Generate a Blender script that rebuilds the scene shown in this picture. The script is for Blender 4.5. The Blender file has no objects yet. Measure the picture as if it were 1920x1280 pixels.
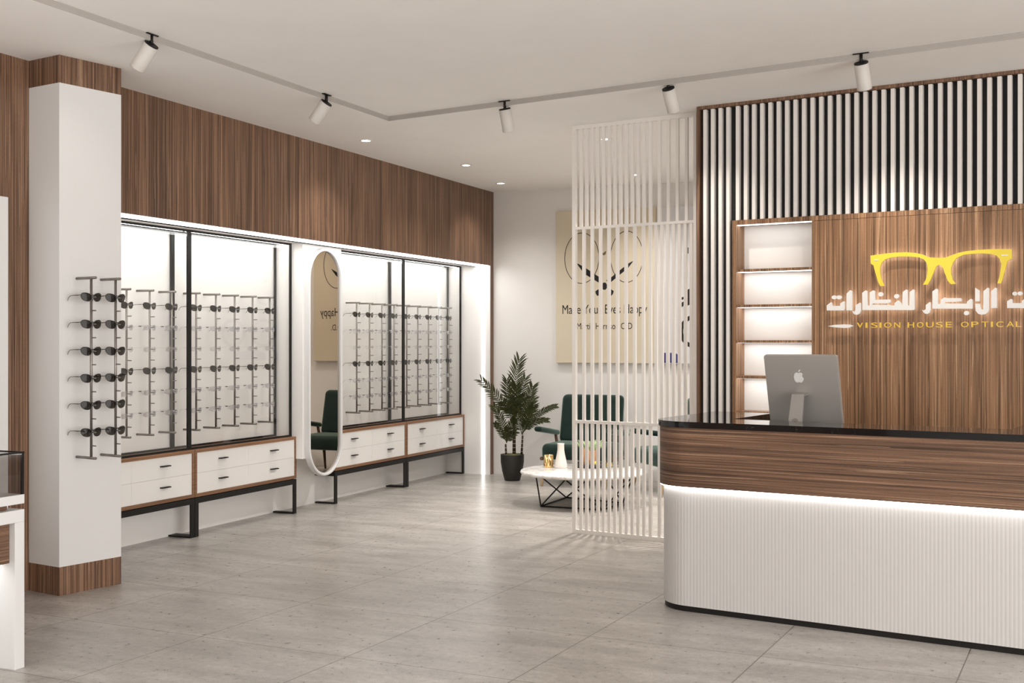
import bpy, bmesh, math, random
from mathutils import Vector, Matrix
rnd = random.Random(7)
SC = bpy.context.scene
COL = SC.collection
PI = math.pi
R = math.radians

GAIN = dict(win=0.65, upl=0.4, upc=0.12, side=1.7, spotw=0.14, spots=0.55, dl=1.75, dw=6.5, soffit=2.0, case=0.5, misc=1.0, world=2.6)

# ------------------------------------------------------------------ materials
def new_mat(name):
    m = bpy.data.materials.new(name); m.use_nodes = True
    nt = m.node_tree; nt.nodes.clear()
    out = nt.nodes.new('ShaderNodeOutputMaterial')
    return m, nt, out

def node(nt, t, **kw):
    n = nt.nodes.new(t)
    for k, v in kw.items():
        if k in n.inputs.keys() if isinstance(k, str) else False:
            n.inputs[k].default_value = v
        else:
            setattr(n, k, v)
    return n

def ins(n, **kw):
    for k, v in kw.items():
        n.inputs[k.replace('_', ' ')].default_value = v
    return n

def coords(nt, scale=(1, 1, 1), rotz=0.0, loc=(0, 0, 0)):
    tc = nt.nodes.new('ShaderNodeTexCoord')
    mp = nt.nodes.new('ShaderNodeMapping')
    mp.inputs['Scale'].default_value = scale
    mp.inputs['Rotation'].default_value = (0, 0, rotz)
    mp.inputs['Location'].default_value = loc
    nt.links.new(tc.outputs['Object'], mp.inputs['Vector'])
    return mp.outputs['Vector']

def ramp(nt, fac, stops):
    r = nt.nodes.new('ShaderNodeValToRGB')
    el = r.color_ramp.elements
    while len(el) < len(stops): el.new(0.5)
    for e, (p, c) in zip(el, stops):
        e.position = p; e.color = (*c, 1)
    nt.links.new(fac, r.inputs['Fac'])
    return r.outputs['Color']

def noise(nt, vec, scale, detail=3.0, rough=0.55):
    n = nt.nodes.new('ShaderNodeTexNoise')
    n.inputs['Scale'].default_value = scale
    n.inputs['Detail'].default_value = detail
    n.inputs['Roughness'].default_value = rough
    nt.links.new(vec, n.inputs['Vector'])
    return n.outputs['Fac']

def mixc(nt, fac, a, b, mode='MIX'):
    n = nt.nodes.new('ShaderNodeMix'); n.data_type = 'RGBA'; n.blend_type = mode
    for sock, v in ((n.inputs[0], fac), (n.inputs[6], a), (n.inputs[7], b)):
        if hasattr(v, 'is_linked'): nt.links.new(v, sock)
        elif isinstance(v, (int, float)): sock.default_value = v
        else: sock.default_value = (*v, 1)
    return n.outputs[2]

def math_n(nt, op, a, b=None):
    n = nt.nodes.new('ShaderNodeMath'); n.operation = op
    for sock, v in zip(n.inputs, (a, b)):
        if v is None: continue
        if hasattr(v, 'is_linked'): nt.links.new(v, sock)
        else: sock.default_value = v
    return n.outputs[0]

def bump(nt, h, strength, dist=0.002):
    b = nt.nodes.new('ShaderNodeBump')
    b.inputs['Strength'].default_value = strength
    b.inputs['Distance'].default_value = dist
    nt.links.new(h, b.inputs['Height'])
    return b.outputs['Normal']

def principled(nt, out, color=(.8, .8, .8), rough=.5, metal=0.0, normal=None, spec=.5, coat=0.0, sheen=0.0):
    p = nt.nodes.new('ShaderNodeBsdfPrincipled')
    if hasattr(color, 'is_linked'): nt.links.new(color, p.inputs['Base Color'])
    else: p.inputs['Base Color'].default_value = (*color, 1)
    if hasattr(rough, 'is_linked'): nt.links.new(rough, p.inputs['Roughness'])
    else: p.inputs['Roughness'].default_value = rough
    p.inputs['Metallic'].default_value = metal
    p.inputs['Specular IOR Level'].default_value = spec
    p.inputs['Coat Weight'].default_value = coat
    p.inputs['Sheen Weight'].default_value = sheen
    if normal is not None: nt.links.new(normal, p.inputs['Normal'])
    nt.links.new(p.outputs[0], out.inputs['Surface'])
    return p

def paint(name, color, rough=.5, var=.03, spec=.4):
    m, nt, out = new_mat(name)
    v = coords(nt)
    f = noise(nt, v, 3.0, 4)
    c = mixc(nt, f, tuple(x * (1 - var) for x in color), tuple(min(1, x * (1 + var)) for x in color))
    nrm = bump(nt, noise(nt, v, 180, 2), .04, .001)
    principled(nt, out, c, rough, normal=nrm, spec=spec)
    return m

def wood(name, grain='z', dark=(.040, .021, .013), mid=(.160, .089, .054), light=(.40, .262, .172), rough=.42, gain=1.0, soft=1.0):
    m, nt, out = new_mat(name)
    q_ = .008
    v = coords(nt, {'z': (1, 1, q_), 'x': (q_, q_, 1), 'y': (1, q_, 1)}[grain])
    n1 = noise(nt, v, 80, 2, .5)
    n2 = noise(nt, v, 290, 2, .6)
    n3 = noise(nt, v, 14, 1, .5)
    t = math_n(nt, 'ADD', math_n(nt, 'MULTIPLY', n1, .50), math_n(nt, 'MULTIPLY', n2, .34))
    t = math_n(nt, 'ADD', t, math_n(nt, 'MULTIPLY', n3, .16))
    t = math_n(nt, 'ADD', .5, math_n(nt, 'MULTIPLY', math_n(nt, 'SUBTRACT', t, .5), 1.25 * soft))
    sc = lambda c: tuple(x * gain for x in c)
    c = ramp(nt, t, [(.30, sc(dark)), (.40, sc(tuple(x * .55 for x in mid))), (.50, sc(mid)), (.60, sc(tuple(x * 1.45 for x in mid))), (.72, sc(light))])
    # fine pale and dark veins
    l1 = noise(nt, v, 140, 1, .4)
    pale = math_n(nt, 'MULTIPLY', math_n(nt, 'GREATER_THAN', l1, .655), .55 * soft)
    c = mixc(nt, pale, c, sc(light))
    l2 = noise(nt, coords(nt, {'z': (1, 1, q_), 'x': (q_, q_, 1), 'y': (1, q_, 1)}[grain], loc=(3.7, 1.9, 5.3)), 125, 1, .4)
    c = mixc(nt, math_n(nt, 'MULTIPLY', math_n(nt, 'GREATER_THAN', l2, .65), .60 * soft), c, sc(dark))
    v2 = coords(nt, {'z': (1, 1, .12), 'x': (.12, .12, 1), 'y': (1, .12, 1)}[grain])
    pz = noise(nt, v2, 520, 1)
    c = mixc(nt, math_n(nt, 'MULTIPLY', math_n(nt, 'GREATER_THAN', pz, .60), .22 * soft), c, sc(dark))
    principled(nt, out, c, rough, normal=bump(nt, n2, .10, .0006), spec=.35)
    return m

def metal(name, color, rough=.35, metallic=1.0):
    m, nt, out = new_mat(name)
    v = coords(nt)
    r = math_n(nt, 'ADD', rough - .04, math_n(nt, 'MULTIPLY', noise(nt, v, 40, 2), .08))
    principled(nt, out, color, r, metallic)
    return m

def emit(name, color, strength):
    m, nt, out = new_mat(name)
    e = nt.nodes.new('ShaderNodeEmission')
    e.inputs['Color'].default_value = (*color, 1); e.inputs['Strength'].default_value = strength
    nt.links.new(e.outputs[0], out.inputs['Surface'])
    return m

def thin_glass(name, tint=(1, 1, 1), ior=1.5, rough=0.0, minref=0.0):
    m, nt, out = new_mat(name)
    tr = nt.nodes.new('ShaderNodeBsdfTransparent'); tr.inputs['Color'].default_value = (*tint, 1)
    gl = nt.nodes.new('ShaderNodeBsdfGlossy'); gl.inputs['Roughness'].default_value = rough
    fr = nt.nodes.new('ShaderNodeFresnel'); fr.inputs['IOR'].default_value = ior
    ge = nt.nodes.new('ShaderNodeNewGeometry')
    f = math_n(nt, 'ADD', fr.outputs[0], minref)
    f = math_n(nt, 'MULTIPLY', f, math_n(nt, 'SUBTRACT', 1.0, ge.outputs['Backfacing']))
    mx = nt.nodes.new('ShaderNodeMixShader')
    nt.links.new(f, mx.inputs[0]); nt.links.new(tr.outputs[0], mx.inputs[1]); nt.links.new(gl.outputs[0], mx.inputs[2])
    nt.links.new(mx.outputs[0], out.inputs['Surface'])
    return m

M = {}
M['wall'] = paint('wall_paint', (.81, .785, .758), .55)
M['ceil'] = paint('ceiling_paint', (.93, .91, .885), .7)
M['white'] = paint('white_lacquer', (.715, .712, .706), .30, .01, .5)
M['whitematte'] = paint('white_matte', (.87, .85, .825), .5, .015)
M['drawer'] = paint('drawer_white', (.79, .775, .755), .28, .01, .5)
M['slatwhite'] = paint('slat_white', (.78, .74, .70), .45, .01)
M['wood'] = wood('zebrano_vertical', 'z', gain=1.12)
M['woodp'] = wood('zebrano_panel_lit', 'z', (.055, .027, .013), (.195, .106, .056), (.47, .315, .195), gain=1.30)  # golden-brown wall unit wood, colour lightened in place of spotlight
M['woodh'] = wood('zebrano_horizontal', 'x', rough=.5)
M['woodc'] = wood('walnut_edge', 'y', (.12, .055, .028), (.22, .112, .058), (.30, .165, .09), soft=.6)
M['headwhite'] = paint('lamp_white', (.60, .565, .53), .5, .01)
M['black'] = paint('black_metal', (.010, .009, .008), .5, .1, .25)
M['blackmatte'] = paint('black_backing', (.010, .010, .010), .6, .1, .3)
M['rod'] = metal('brushed_rod', (.23, .208, .19), .36, .7)
M['led'] = emit('led_white', (1.0, .985, .96), 5.0 * GAIN['soffit'])
M['ledv'] = emit('led_upright', (1.0, .985, .96), 3.5)
M['ledcase'] = emit('led_case', (1.0, .985, .96), 24.0 * GAIN['case'])
M['ledshelf'] = emit('led_shelf', (1.0, .985, .96), 4.2 * GAIN['misc'])
M['ledctr'] = emit('led_counter', (1.0, .98, .95), 10.0 * GAIN['misc'])
M['halo'] = emit('sign_halo', (1.0, .97, .93), 3.8 * GAIN['misc'])
M['lamp'] = emit('lamp_glow', (1.0, .96, .90), 12.0 * GAIN['misc'])
M['glass'] = thin_glass('case_glass', (.985, .985, .98), 1.52)
M['glassdark'] = thin_glass('vitrine_glass', (.80, .79, .78), 1.5)
M['lensdark'] = thin_glass('sunglass_lens', (.27, .25, .235), 1.25)
M['lensclear'] = thin_glass('clear_lens', (.95, .95, .97), 1.6, .02, .32)
M['glassvase'] = thin_glass('vase_glass', (.90, .91, .90), 1.5, 0, .02)
m, nt, out = new_mat('acetate_black'); principled(nt, out, mixc(nt, noise(nt, coords(nt), 60), (.010, .009, .008), (.018, .016, .014)), .22); M['acetate'] = m
m, nt, out = new_mat('acetate_clear')
g = nt.nodes.new('ShaderNodeBsdfGlass'); g.inputs['Color'].default_value = (.97, .965, 1, 1); g.inputs['IOR'].default_value = 1.49; g.inputs['Roughness'].default_value = .02
nt.links.new(g.outputs[0], out.inputs['Surface']); M['crystal'] = m
M['wire'] = metal('rimless_wire', (.70, .68, .67), .25)
m, nt, out = new_mat('mirror_silver'); principled(nt, out, (.53, .47, .41), .01, 1.0); M['mirror'] = m
M['gold'] = metal('brushed_gold', (.83, .56, .24), .16)
M['silver'] = metal('computer_silver', (.50, .47, .44), .42, .5)
M['chrome'] = metal('logo_chrome', (.95, .94, .92), .22, .25)
m, nt, out = new_mat('black_marble')
v = coords(nt); w = noise(nt, v, 2.2, 6, .6)
vein = math_n(nt, 'LESS_THAN', math_n(nt, 'ABSOLUTE', math_n(nt, 'SUBTRACT', w, .58)), .0012)
principled(nt, out, mixc(nt, math_n(nt, 'MULTIPLY', vein, .12), (.006, .006, .007), (.35, .34, .33)), .05, spec=.5); M['marbleb'] = m
m, nt, out = new_mat('white_marble')
v = coords(nt); w = noise(nt, v, 3.0, 7, .6)
vein = ramp(nt, math_n(nt, 'ABSOLUTE', math_n(nt, 'SUBTRACT', w, .5)), [(0, (.52, .49, .455)), (.03, (.70, .675, .65)), (.10, (.76, .74, .715))])
principled(nt, out, vein, .18); M['marblew'] = m
m, nt, out = new_mat('green_velvet')
v = coords(nt); w = noise(nt, v, 9, 4)
c = mixc(nt, w, (.005, .014, .011), (.016, .034, .028))
pp = principled(nt, out, c, .75, normal=bump(nt, noise(nt, v, 400, 2), .1, .001), spec=.2, sheen=.9)
pp.inputs['Sheen Roughness'].default_value = .35
pp.inputs['Sheen Tint'].default_value = (.55, .75, .65, 1); M['velvet'] = m
M['legwood'] = wood('chair_wood', 'z', (.06, .028, .014), (.13, .065, .034), (.22, .12, .065), soft=.6)
m, nt, out = new_mat('brass_leg'); principled(nt, out, (.62, .46, .27), .35, .6); M['brass'] = m
m, nt, out = new_mat('pot_black'); principled(nt, out, mixc(nt, noise(nt, coords(nt), 12), (.010, .009, .008), (.018, .016, .014)), .5); M['potb'] = m
m, nt, out = new_mat('palm_leaf')
v = coords(nt); c = mixc(nt, noise(nt, v, 22, 3), (.015, .022, .006), (.075, .084, .018))
principled(nt, out, c, .45, spec=.4); M['leaf'] = m
m, nt, out = new_mat('palm_stem')
v = coords(nt, (1, 1, 1)); sx = nt.nodes.new('ShaderNodeSeparateXYZ'); nt.links.new(v, sx.inputs[0])
ring = math_n(nt, 'LESS_THAN', math_n(nt, 'FRACT', math_n(nt, 'MULTIPLY', sx.outputs['Z'], 24.0)), .13)
principled(nt, out, mixc(nt, ring, (.030, .018, .010), (.50, .43, .34)), .6); M['stem'] = m
m, nt, out = new_mat('moss'); v = coords(nt); principled(nt, out, mixc(nt, noise(nt, v, 60, 3), (.05, .045, .012), (.20, .19, .06)), .9, normal=bump(nt, noise(nt, v, 90, 3), .8, .01)); M['moss'] = m
m, nt, out = new_mat('terracotta'); principled(nt, out, mixc(nt, noise(nt, coords(nt), 30, 3), (.50, .24, .11), (.62, .33, .17)), .7); M['terra'] = m
m, nt, out = new_mat('succulent'); principled(nt, out, mixc(nt, noise(nt, coords(nt), 40, 2), (.10, .22, .05), (.42, .52, .25)), .5); M['succ'] = m
m, nt, out = new_mat('vase_ceramic')
v = coords(nt, (1, 1, .03)); principled(nt, out, mixc(nt, noise(nt, v, 55, 2), (.62, .56, .50), (.80, .76, .72)), .5); M['ceramic'] = m
m, nt, out = new_mat('yellow_ball'); principled(nt, out, mixc(nt, noise(nt, coords(nt), 30, 2), (.55, .40, .03), (.72, .55, .08)), .5); M['yellow'] = m
m, nt, out = new_mat('poster_cream'); v = coords(nt); principled(nt, out, mixc(nt, noise(nt, v, 4, 2), (.68, .595, .45), (.71, .625, .48)), .6, normal=bump(nt, noise(nt, v, 500, 1), .1, .0006)); M['cream'] = m
M['posterw'] = paint('poster_white', (.74, .73, .75), .6)
M['ink'] = paint('ink_black', (.010, .009, .008), .6, .05)
M['inkblue'] = paint('ink_blue', (.05, .05, .20), .6, .05)
M['inkbrown'] = paint('ink_olive', (.16, .13, .06), .6, .05)
m, nt, out = new_mat('sign_yellow'); principled(nt, out, mixc(nt, noise(nt, coords(nt), 20), (.80, .62, .05), (.84, .66, .07)), .35); M['signy'] = m
m, nt, out = new_mat('sign_gold'); principled(nt, out, mixc(nt, noise(nt, coords(nt), 20), (.74, .48, .05), (.80, .54, .08)), .35); M['signg'] = m
M['signw'] = paint('sign_white', (.80, .78, .75), .4, .01)
# floor
m, nt, out = new_mat('stone_tile')
v = coords(nt, (1, 1, 1), R(3.3))
vo = nt.nodes.new('ShaderNodeVectorMath'); vo.operation = 'ADD'
vo.inputs[1].default_value = (.836 * 20 + 3.062 - .836 * 3.0 + .0 , .836 * 20 - 5.353 + .836 * 6, 0)
nt.links.new(v, vo.inputs[0])
br = nt.nodes.new('ShaderNodeTexBrick'); br.offset = 0.0; br.squash = 1.0
for k, val in (('Scale', 1.0), ('Mortar Size', .003), ('Mortar Smooth', .3), ('Brick Width', .836), ('Row Height', .836), ('Bias', 0.0)):
    br.inputs[k].default_value = val
br.inputs['Color1'].default_value = (1, 1, 1, 1); br.inputs['Color2'].default_value = (.93, .93, .93, 1)
nt.links.new(vo.outputs[0], br.inputs['Vector'])
va = coords(nt, (.5, 1.6, 1), R(20))
a = noise(nt, va, 3.5, 6, .62); b = noise(nt, v, 26, 5, .7); c3 = noise(nt, v, 170, 2, .6)
t = math_n(nt, 'ADD', math_n(nt, 'MULTIPLY', a, .40), math_n(nt, 'ADD', math_n(nt, 'MULTIPLY', b, .32), math_n(nt, 'MULTIPLY', c3, .28)))
col = ramp(nt, t, [(.38, (.222, .202, .182)), (.50, (.365, .337, .309)), (.61, (.525, .492, .456))])
col = mixc(nt, 1.0, col, br.outputs['Color'], 'MULTIPLY')
col = mixc(nt, br.outputs['Fac'], col, (.10, .085, .07))
rg = math_n(nt, 'ADD', .21, math_n(nt, 'MULTIPLY', b, .18))
principled(nt, out, col, rg, normal=bump(nt, t, .12, .002), spec=.5); M['floor'] = m

# ------------------------------------------------------------------ mesh helpers
def box(bm, x0, x1, y0, y1, z0, z1, bev=0.0):
    b2 = bmesh.new()
    vs = [b2.verts.new((x, y, z)) for z in (z0, z1) for y in (y0, y1) for x in (x0, x1)]
    for f in ((0, 2, 3, 1), (4, 5, 7, 6), (0, 1, 5, 4), (2, 6, 7, 3), (0, 4, 6, 2), (1, 3, 7, 5)):
        b2.faces.new([vs[i] for i in f])
    if bev > 0:
        bmesh.ops.bevel(b2, geom=b2.edges[:], offset=bev, segments=2, affect='EDGES', profile=.6)
    merge(bm, b2)

def merge(bm, b2, mat=None):
    if mat is not None: bmesh.ops.transform(b2, matrix=mat, verts=b2.verts)
    base = [bm.verts.new(v.co) for v in b2.verts]
    b2.verts.index_update()
    for f in b2.faces:
        try:
            nf = bm.faces.new([base[v.index] for v in f.verts]); nf.material_index = f.material_index; nf.smooth = f.smooth
        except ValueError: pass
    b2.free()

def frame_from(d):
    d = Vector(d).normalized()
    a = Vector((0, 0, 1)) if abs(d.z) < .95 else Vector((1, 0, 0))
    u = d.cross(a).normalized(); w = d.cross(u).normalized()
    return u, w

def cyl(bm, p0, p1, r0, r1=None, seg=16, caps=True):
    r1 = r0 if r1 is None else r1
    p0, p1 = Vector(p0), Vector(p1); u, w = frame_from(p1 - p0)
    ra = []; rb = []
    for i in range(seg):
        a = 2 * PI * i / seg; o = u * math.cos(a) + w * math.sin(a)
        ra.append(bm.verts.new(p0 + o * r0)); rb.append(bm.verts.new(p1 + o * r1))
    for i in range(seg):
        j = (i + 1) % seg
        f = bm.faces.new((ra[i], rb[i], rb[j], ra[j])); f.smooth = True
    if caps:
        bm.faces.new(ra); bm.faces.new(rb[::-1])

def tube(bm, pts, r, seg=8, closed=False, radii=None):
    pts = [Vector(p) for p in pts]; n = len(pts); rings = []
    prev = None
    for i, p in enumerate(pts):
        if closed: d = pts[(i + 1) % n] - pts[i - 1]
        else: d = pts[min(i + 1, n - 1)] - pts[max(i - 1, 0)]
        d.normalize()
        if prev is None: u, w = frame_from(d)
        else:
            u = (prev - d * prev.dot(d)).normalized(); w = d.cross(u).normalized()
        prev = u
        rr = radii[i] if radii else r
        rings.append([bm.verts.new(p + (u * math.cos(2 * PI * k / seg) + w * math.sin(2 * PI * k / seg)) * rr) for k in range(seg)])
    for i in range(n if closed else n - 1):
        a, b = rings[i], rings[(i + 1) % n]
        for k in range(seg):
            f = bm.faces.new((a[k], a[(k + 1) % seg], b[(k + 1) % seg], b[k])); f.smooth = True
    if not closed:
        bm.faces.new(rings[0][::-1]); bm.faces.new(rings[-1])

def lathe(bm, prof, c=(0, 0, 0), seg=40, sx=1, sy=1, smooth=True):
    rings = []
    for r, z in prof:
        if r < 1e-6: rings.append([bm.verts.new((c[0], c[1], c[2] + z))])
        else: rings.append([bm.verts.new((c[0] + r * sx * math.cos(2 * PI * k / seg), c[1] + r * sy * math.sin(2 * PI * k / seg), c[2] + z)) for k in range(seg)])
    for a, b in zip(rings, rings[1:]):
        for k in range(seg):
            k2 = (k + 1) % seg
            if len(a) == 1 and len(b) == 1: continue
            if len(a) == 1: f = bm.faces.new((a[0], b[k2], b[k]))
            elif len(b) == 1: f = bm.faces.new((a[k], a[k2], b[0]))
            else: f = bm.faces.new((a[k], a[k2], b[k2], b[k]))
            f.smooth = smooth

def prism(bm, poly, fn, d0, d1, smooth_sides=False, back_index=None):
    """poly: list of 2D points; fn(a, b, d) -> 3D. Caps triangulated."""
    va = [bm.verts.new(fn(a, b, d0)) for a, b in poly]
    vb = [bm.verts.new(fn(a, b, d1)) for a, b in poly]
    n = len(poly)
    fa = bm.faces.new(va); fb = bm.faces.new(vb[::-1])
    if back_index is not None: fb.material_index = back_index
    for i in range(n):
        j = (i + 1) % n
        f = bm.faces.new((va[j], va[i], vb[i], vb[j])); f.smooth = smooth_sides
    fa.normal_update(); fb.normal_update()
    r = bmesh.ops.triangulate(bm, faces=[fa, fb])

def link(name, mesh, parent=None, loc=(0, 0, 0), rotz=0.0):
    o = bpy.data.objects.new(name, mesh); COL.objects.link(o)
    o.location = loc; o.rotation_euler = (0, 0, rotz)
    if parent is not None: o.parent = parent
    return o

def obj(name, bm, mats, parent=None, loc=(0, 0, 0), rotz=0.0, recalc=True, smooth_angle=None):
    if recalc: bmesh.ops.recalc_face_normals(bm, faces=bm.faces)
    me = bpy.data.meshes.new(name); bm.to_mesh(me); bm.free()
    for mm in (mats if isinstance(mats, (list, tuple)) else [mats]): me.materials.append(mm)
    return link(name, me, parent, loc, rotz)

def tag(o, label=None, cat=None, group=None, kind=None):
    if label: o['label'] = label
    if cat: o['category'] = cat
    if group: o['group'] = group
    if kind: o['kind'] = kind
    return o

def thing(name, label, cat, loc=(0, 0, 0), rotz=0.0, group=None):
    o = bpy.data.objects.new(name, None); COL.objects.link(o)
    o.empty_display_size = .1
    o.location = loc; o.rotation_euler = (0, 0, rotz)
    return tag(o, label, cat, group)

def dup(root, loc, label, group=None, rotz=None):
    r = root.copy(); COL.objects.link(r); r.location = loc
    if rotz is not None: r.rotation_euler = (0, 0, rotz)
    r['label'] = label
    if group: r['group'] = group
    for ch in list(root.children):
        c = ch.copy(); COL.objects.link(c); c.parent = r
        for g in list(ch.children):
            d = g.copy(); COL.objects.link(d); d.parent = c
    return r

def bx(name, dims, mat, parent=None, bev=0.0, loc=(0, 0, 0), rotz=0.0):
    bm = bmesh.new(); box(bm, *dims, bev=bev); return obj(name, bm, mat, parent, loc, rotz)

def xyz(a, b, d): return (a, b, d)
def xzy(a, b, d): return (a, d, b)      # a = x, b = z, extrude along y
def yzx(a, b, d): return (d, a, b)      # a = y, b = z, extrude along x

def text_mesh(s):
    cu = bpy.data.curves.new('lettering', 'FONT'); cu.body = s; cu.size = 1; cu.resolution_u = 4
    o = bpy.data.objects.new('lettering', cu); COL.objects.link(o)
    bpy.context.view_layer.update()
    dg = bpy.context.evaluated_depsgraph_get()
    me = bpy.data.meshes.new_from_object(o.evaluated_get(dg))
    bpy.data.objects.remove(o); bpy.data.curves.remove(cu)
    return me

def text_into(bm, s, a0, a1, b0, b1, fn, d0, d1, back_index=None):
    """glyph outline of s stretched to the rectangle a0..a1 x b0..b1, extruded d0 (front) .. d1."""
    me = text_mesh(s)
    b2 = bmesh.new(); b2.from_mesh(me); bpy.data.meshes.remove(me)
    bmesh.ops.remove_doubles(b2, verts=b2.verts, dist=1e-4)
    xs = [v.co.x for v in b2.verts]; ys = [v.co.y for v in b2.verts]
    x0, x1, y0, y1 = min(xs), max(xs), min(ys), max(ys)
    ex = lambda v: (a0 + (v.co.x - x0) / max(x1 - x0, 1e-6) * (a1 - a0), b0 + (v.co.y - y0) / (y1 - y0) * (b1 - b0))
    fr = {}; bk = {}
    for v in b2.verts:
        a, b = ex(v); fr[v.index] = bm.verts.new(fn(a, b, d0)); bk[v.index] = bm.verts.new(fn(a, b, d1))
    for f in b2.faces:
        ids = [v.index for v in f.verts]
        bm.faces.new([fr[i] for i in ids])
        fb = bm.faces.new([bk[i] for i in ids[::-1]])
        if back_index is not None: fb.material_index = back_index
    for e in b2.edges:
        if len(e.link_faces) == 1:
            i, j = e.verts[0].index, e.verts[1].index
            bm.faces.new((fr[i], fr[j], bk[j], bk[i]))
    b2.free()

# ------------------------------------------------------------------ dimensions
CE, TRAY = 3.02, 3.055
XW, XN, ZS = -5.21, -5.72, 2.23        # wood fascia, niche back, soffit
YB = 11.78                             # back wall
XR, YF = 3.6, -4.2                     # right wall, shop front

# ------------------------------------------------------------------ room shell
bm = bmesh.new(); box(bm, -6.0, XR + .2, YF - .2, YB + .2, -.1, 0); tag(obj('floor', bm, M['floor']), kind='structure')
bm = bmesh.new()
A0, C0, B0 = (-4.37, YF), (-4.227, 7.676), (XR, 6.21)
def quad(pts): bm.faces.new([bm.verts.new(p) for p in pts])
quad([(-5.9, YF, CE), (-5.9, YB + .1, CE), (C0[0], YB + .1, CE), (*C0, CE), (*A0, CE)])
quad([(*C0, CE), (C0[0], YB + .1, CE), (XR, YB + .1, CE), (*B0, CE)])
quad([(*A0, TRAY), (*C0, TRAY), (*B0, TRAY), (XR, YF, TRAY)])
tag(obj('ceiling', bm, M['ceil'], recalc=False), kind='structure')
M['grey'] = paint('step_grey', (.40, .37, .34), .5)  # ceiling step face, darker grey than the ceiling
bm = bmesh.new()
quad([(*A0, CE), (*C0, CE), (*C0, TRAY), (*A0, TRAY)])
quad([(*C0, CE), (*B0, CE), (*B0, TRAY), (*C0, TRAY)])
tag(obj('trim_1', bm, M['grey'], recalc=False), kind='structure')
bm = bmesh.new()
box(bm, XW - .2, XW, YF, 5.60, 0, CE)
box(bm, XW - .25, XW, 5.60, YB, ZS, CE)
box(bm, XW - .06, XW, 11.70, YB, 0, ZS)
tag(obj('wall_left', bm, M['wood']), kind='structure')
bm = bmesh.new()
box(bm, XN - .1, XN, 5.55, YB, 0, ZS + .1)
box(bm, XN, XW - .062, 11.70, YB, 0, ZS)
box(bm, XW - .062, XW - .002, 11.694, 11.70, 0, ZS)
box(bm, XN, XW - .01, 5.56, 5.66, 0, ZS)
box(bm, XN, XW - .012, 5.6, 11.78, ZS, ZS + .02)
tag(obj('wall_niche', bm, M['whitematte']), kind='structure')
bm = bmesh.new(); box(bm, XN - .1, XR + .1, YB, YB + .1, 0, CE); tag(obj('wall_back', bm, M['wall']), kind='structure')
bm = bmesh.new(); box(bm, XR, XR + .1, YF, YB, 0, TRAY); tag(obj('wall_right', bm, M['wall']), kind='structure')
bm = bmesh.new()
box(bm, XW - .2, XR + .1, YF - .1, YF, 0, .25); box(bm, XW - .2, XR + .1, YF - .1, YF, 2.8, TRAY)
box(bm, XW - .2, -4.6, YF - .1, YF, .25, 2.8); box(bm, 3.0, XR + .1, YF - .1, YF, .25, 2.8)
tag(obj('wall_front', bm, M['wall']), kind='structure')
w = tag(bx('window_1', (-4.6, 3.0, YF - .07, YF - .062, .25, 2.8), M['glass']), kind='structure')
bm = bmesh.new()
for x in (-4.6, -2.08, .44, 2.96): box(bm, x, x + .05, YF - .09, YF - .03, .25, 2.8)
for z in (.25, 2.75): box(bm, -4.6, 3.0, YF - .09, YF - .03, z, z + .05)
obj('window_frame', bm, M['black'], w)

# pillar
PF, PR_, PL, PB = (-4.939, 5.178), (-4.858, 5.585), (XW, 5.228), (XW, 5.655)
foot = [PL, PF, PR_, PB]
pil = bpy.data.objects.new('pillar', None); COL.objects.link(pil); tag(pil, kind='structure')
for nm, z0, z1, mt in (('plinth', 0, .16, M['wood']), ('cladding', .16, 2.865, M['white']), ('wood_band', 2.865, CE, M['wood'])):
    bm = bmesh.new(); prism(bm, foot, xyz, z0, z1); obj(nm, bm, mt, pil)

# projecting white panel that carries the mirror
bm = bmesh.new(); box(bm, XN, -5.45, 8.435, 9.045, .45, ZS, bev=.004); tag(obj('wall_panel', bm, M['whitematte']), kind='structure')

# LED strips of the niche
o = bx('led_strip', (-5.36, -5.225, 5.67, 11.685, ZS - .006, ZS - .0005), M['led']); tag(o, 'long white light strip along the soffit above the eyewear displays', 'light strip')
o = bx('led_strip', (-5.307, -5.277, 11.686, 11.6935, 0.0, ZS - .007), M['ledv']); tag(o, 'upright white light strip beside the palm at the end of the niche', 'light strip')

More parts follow.
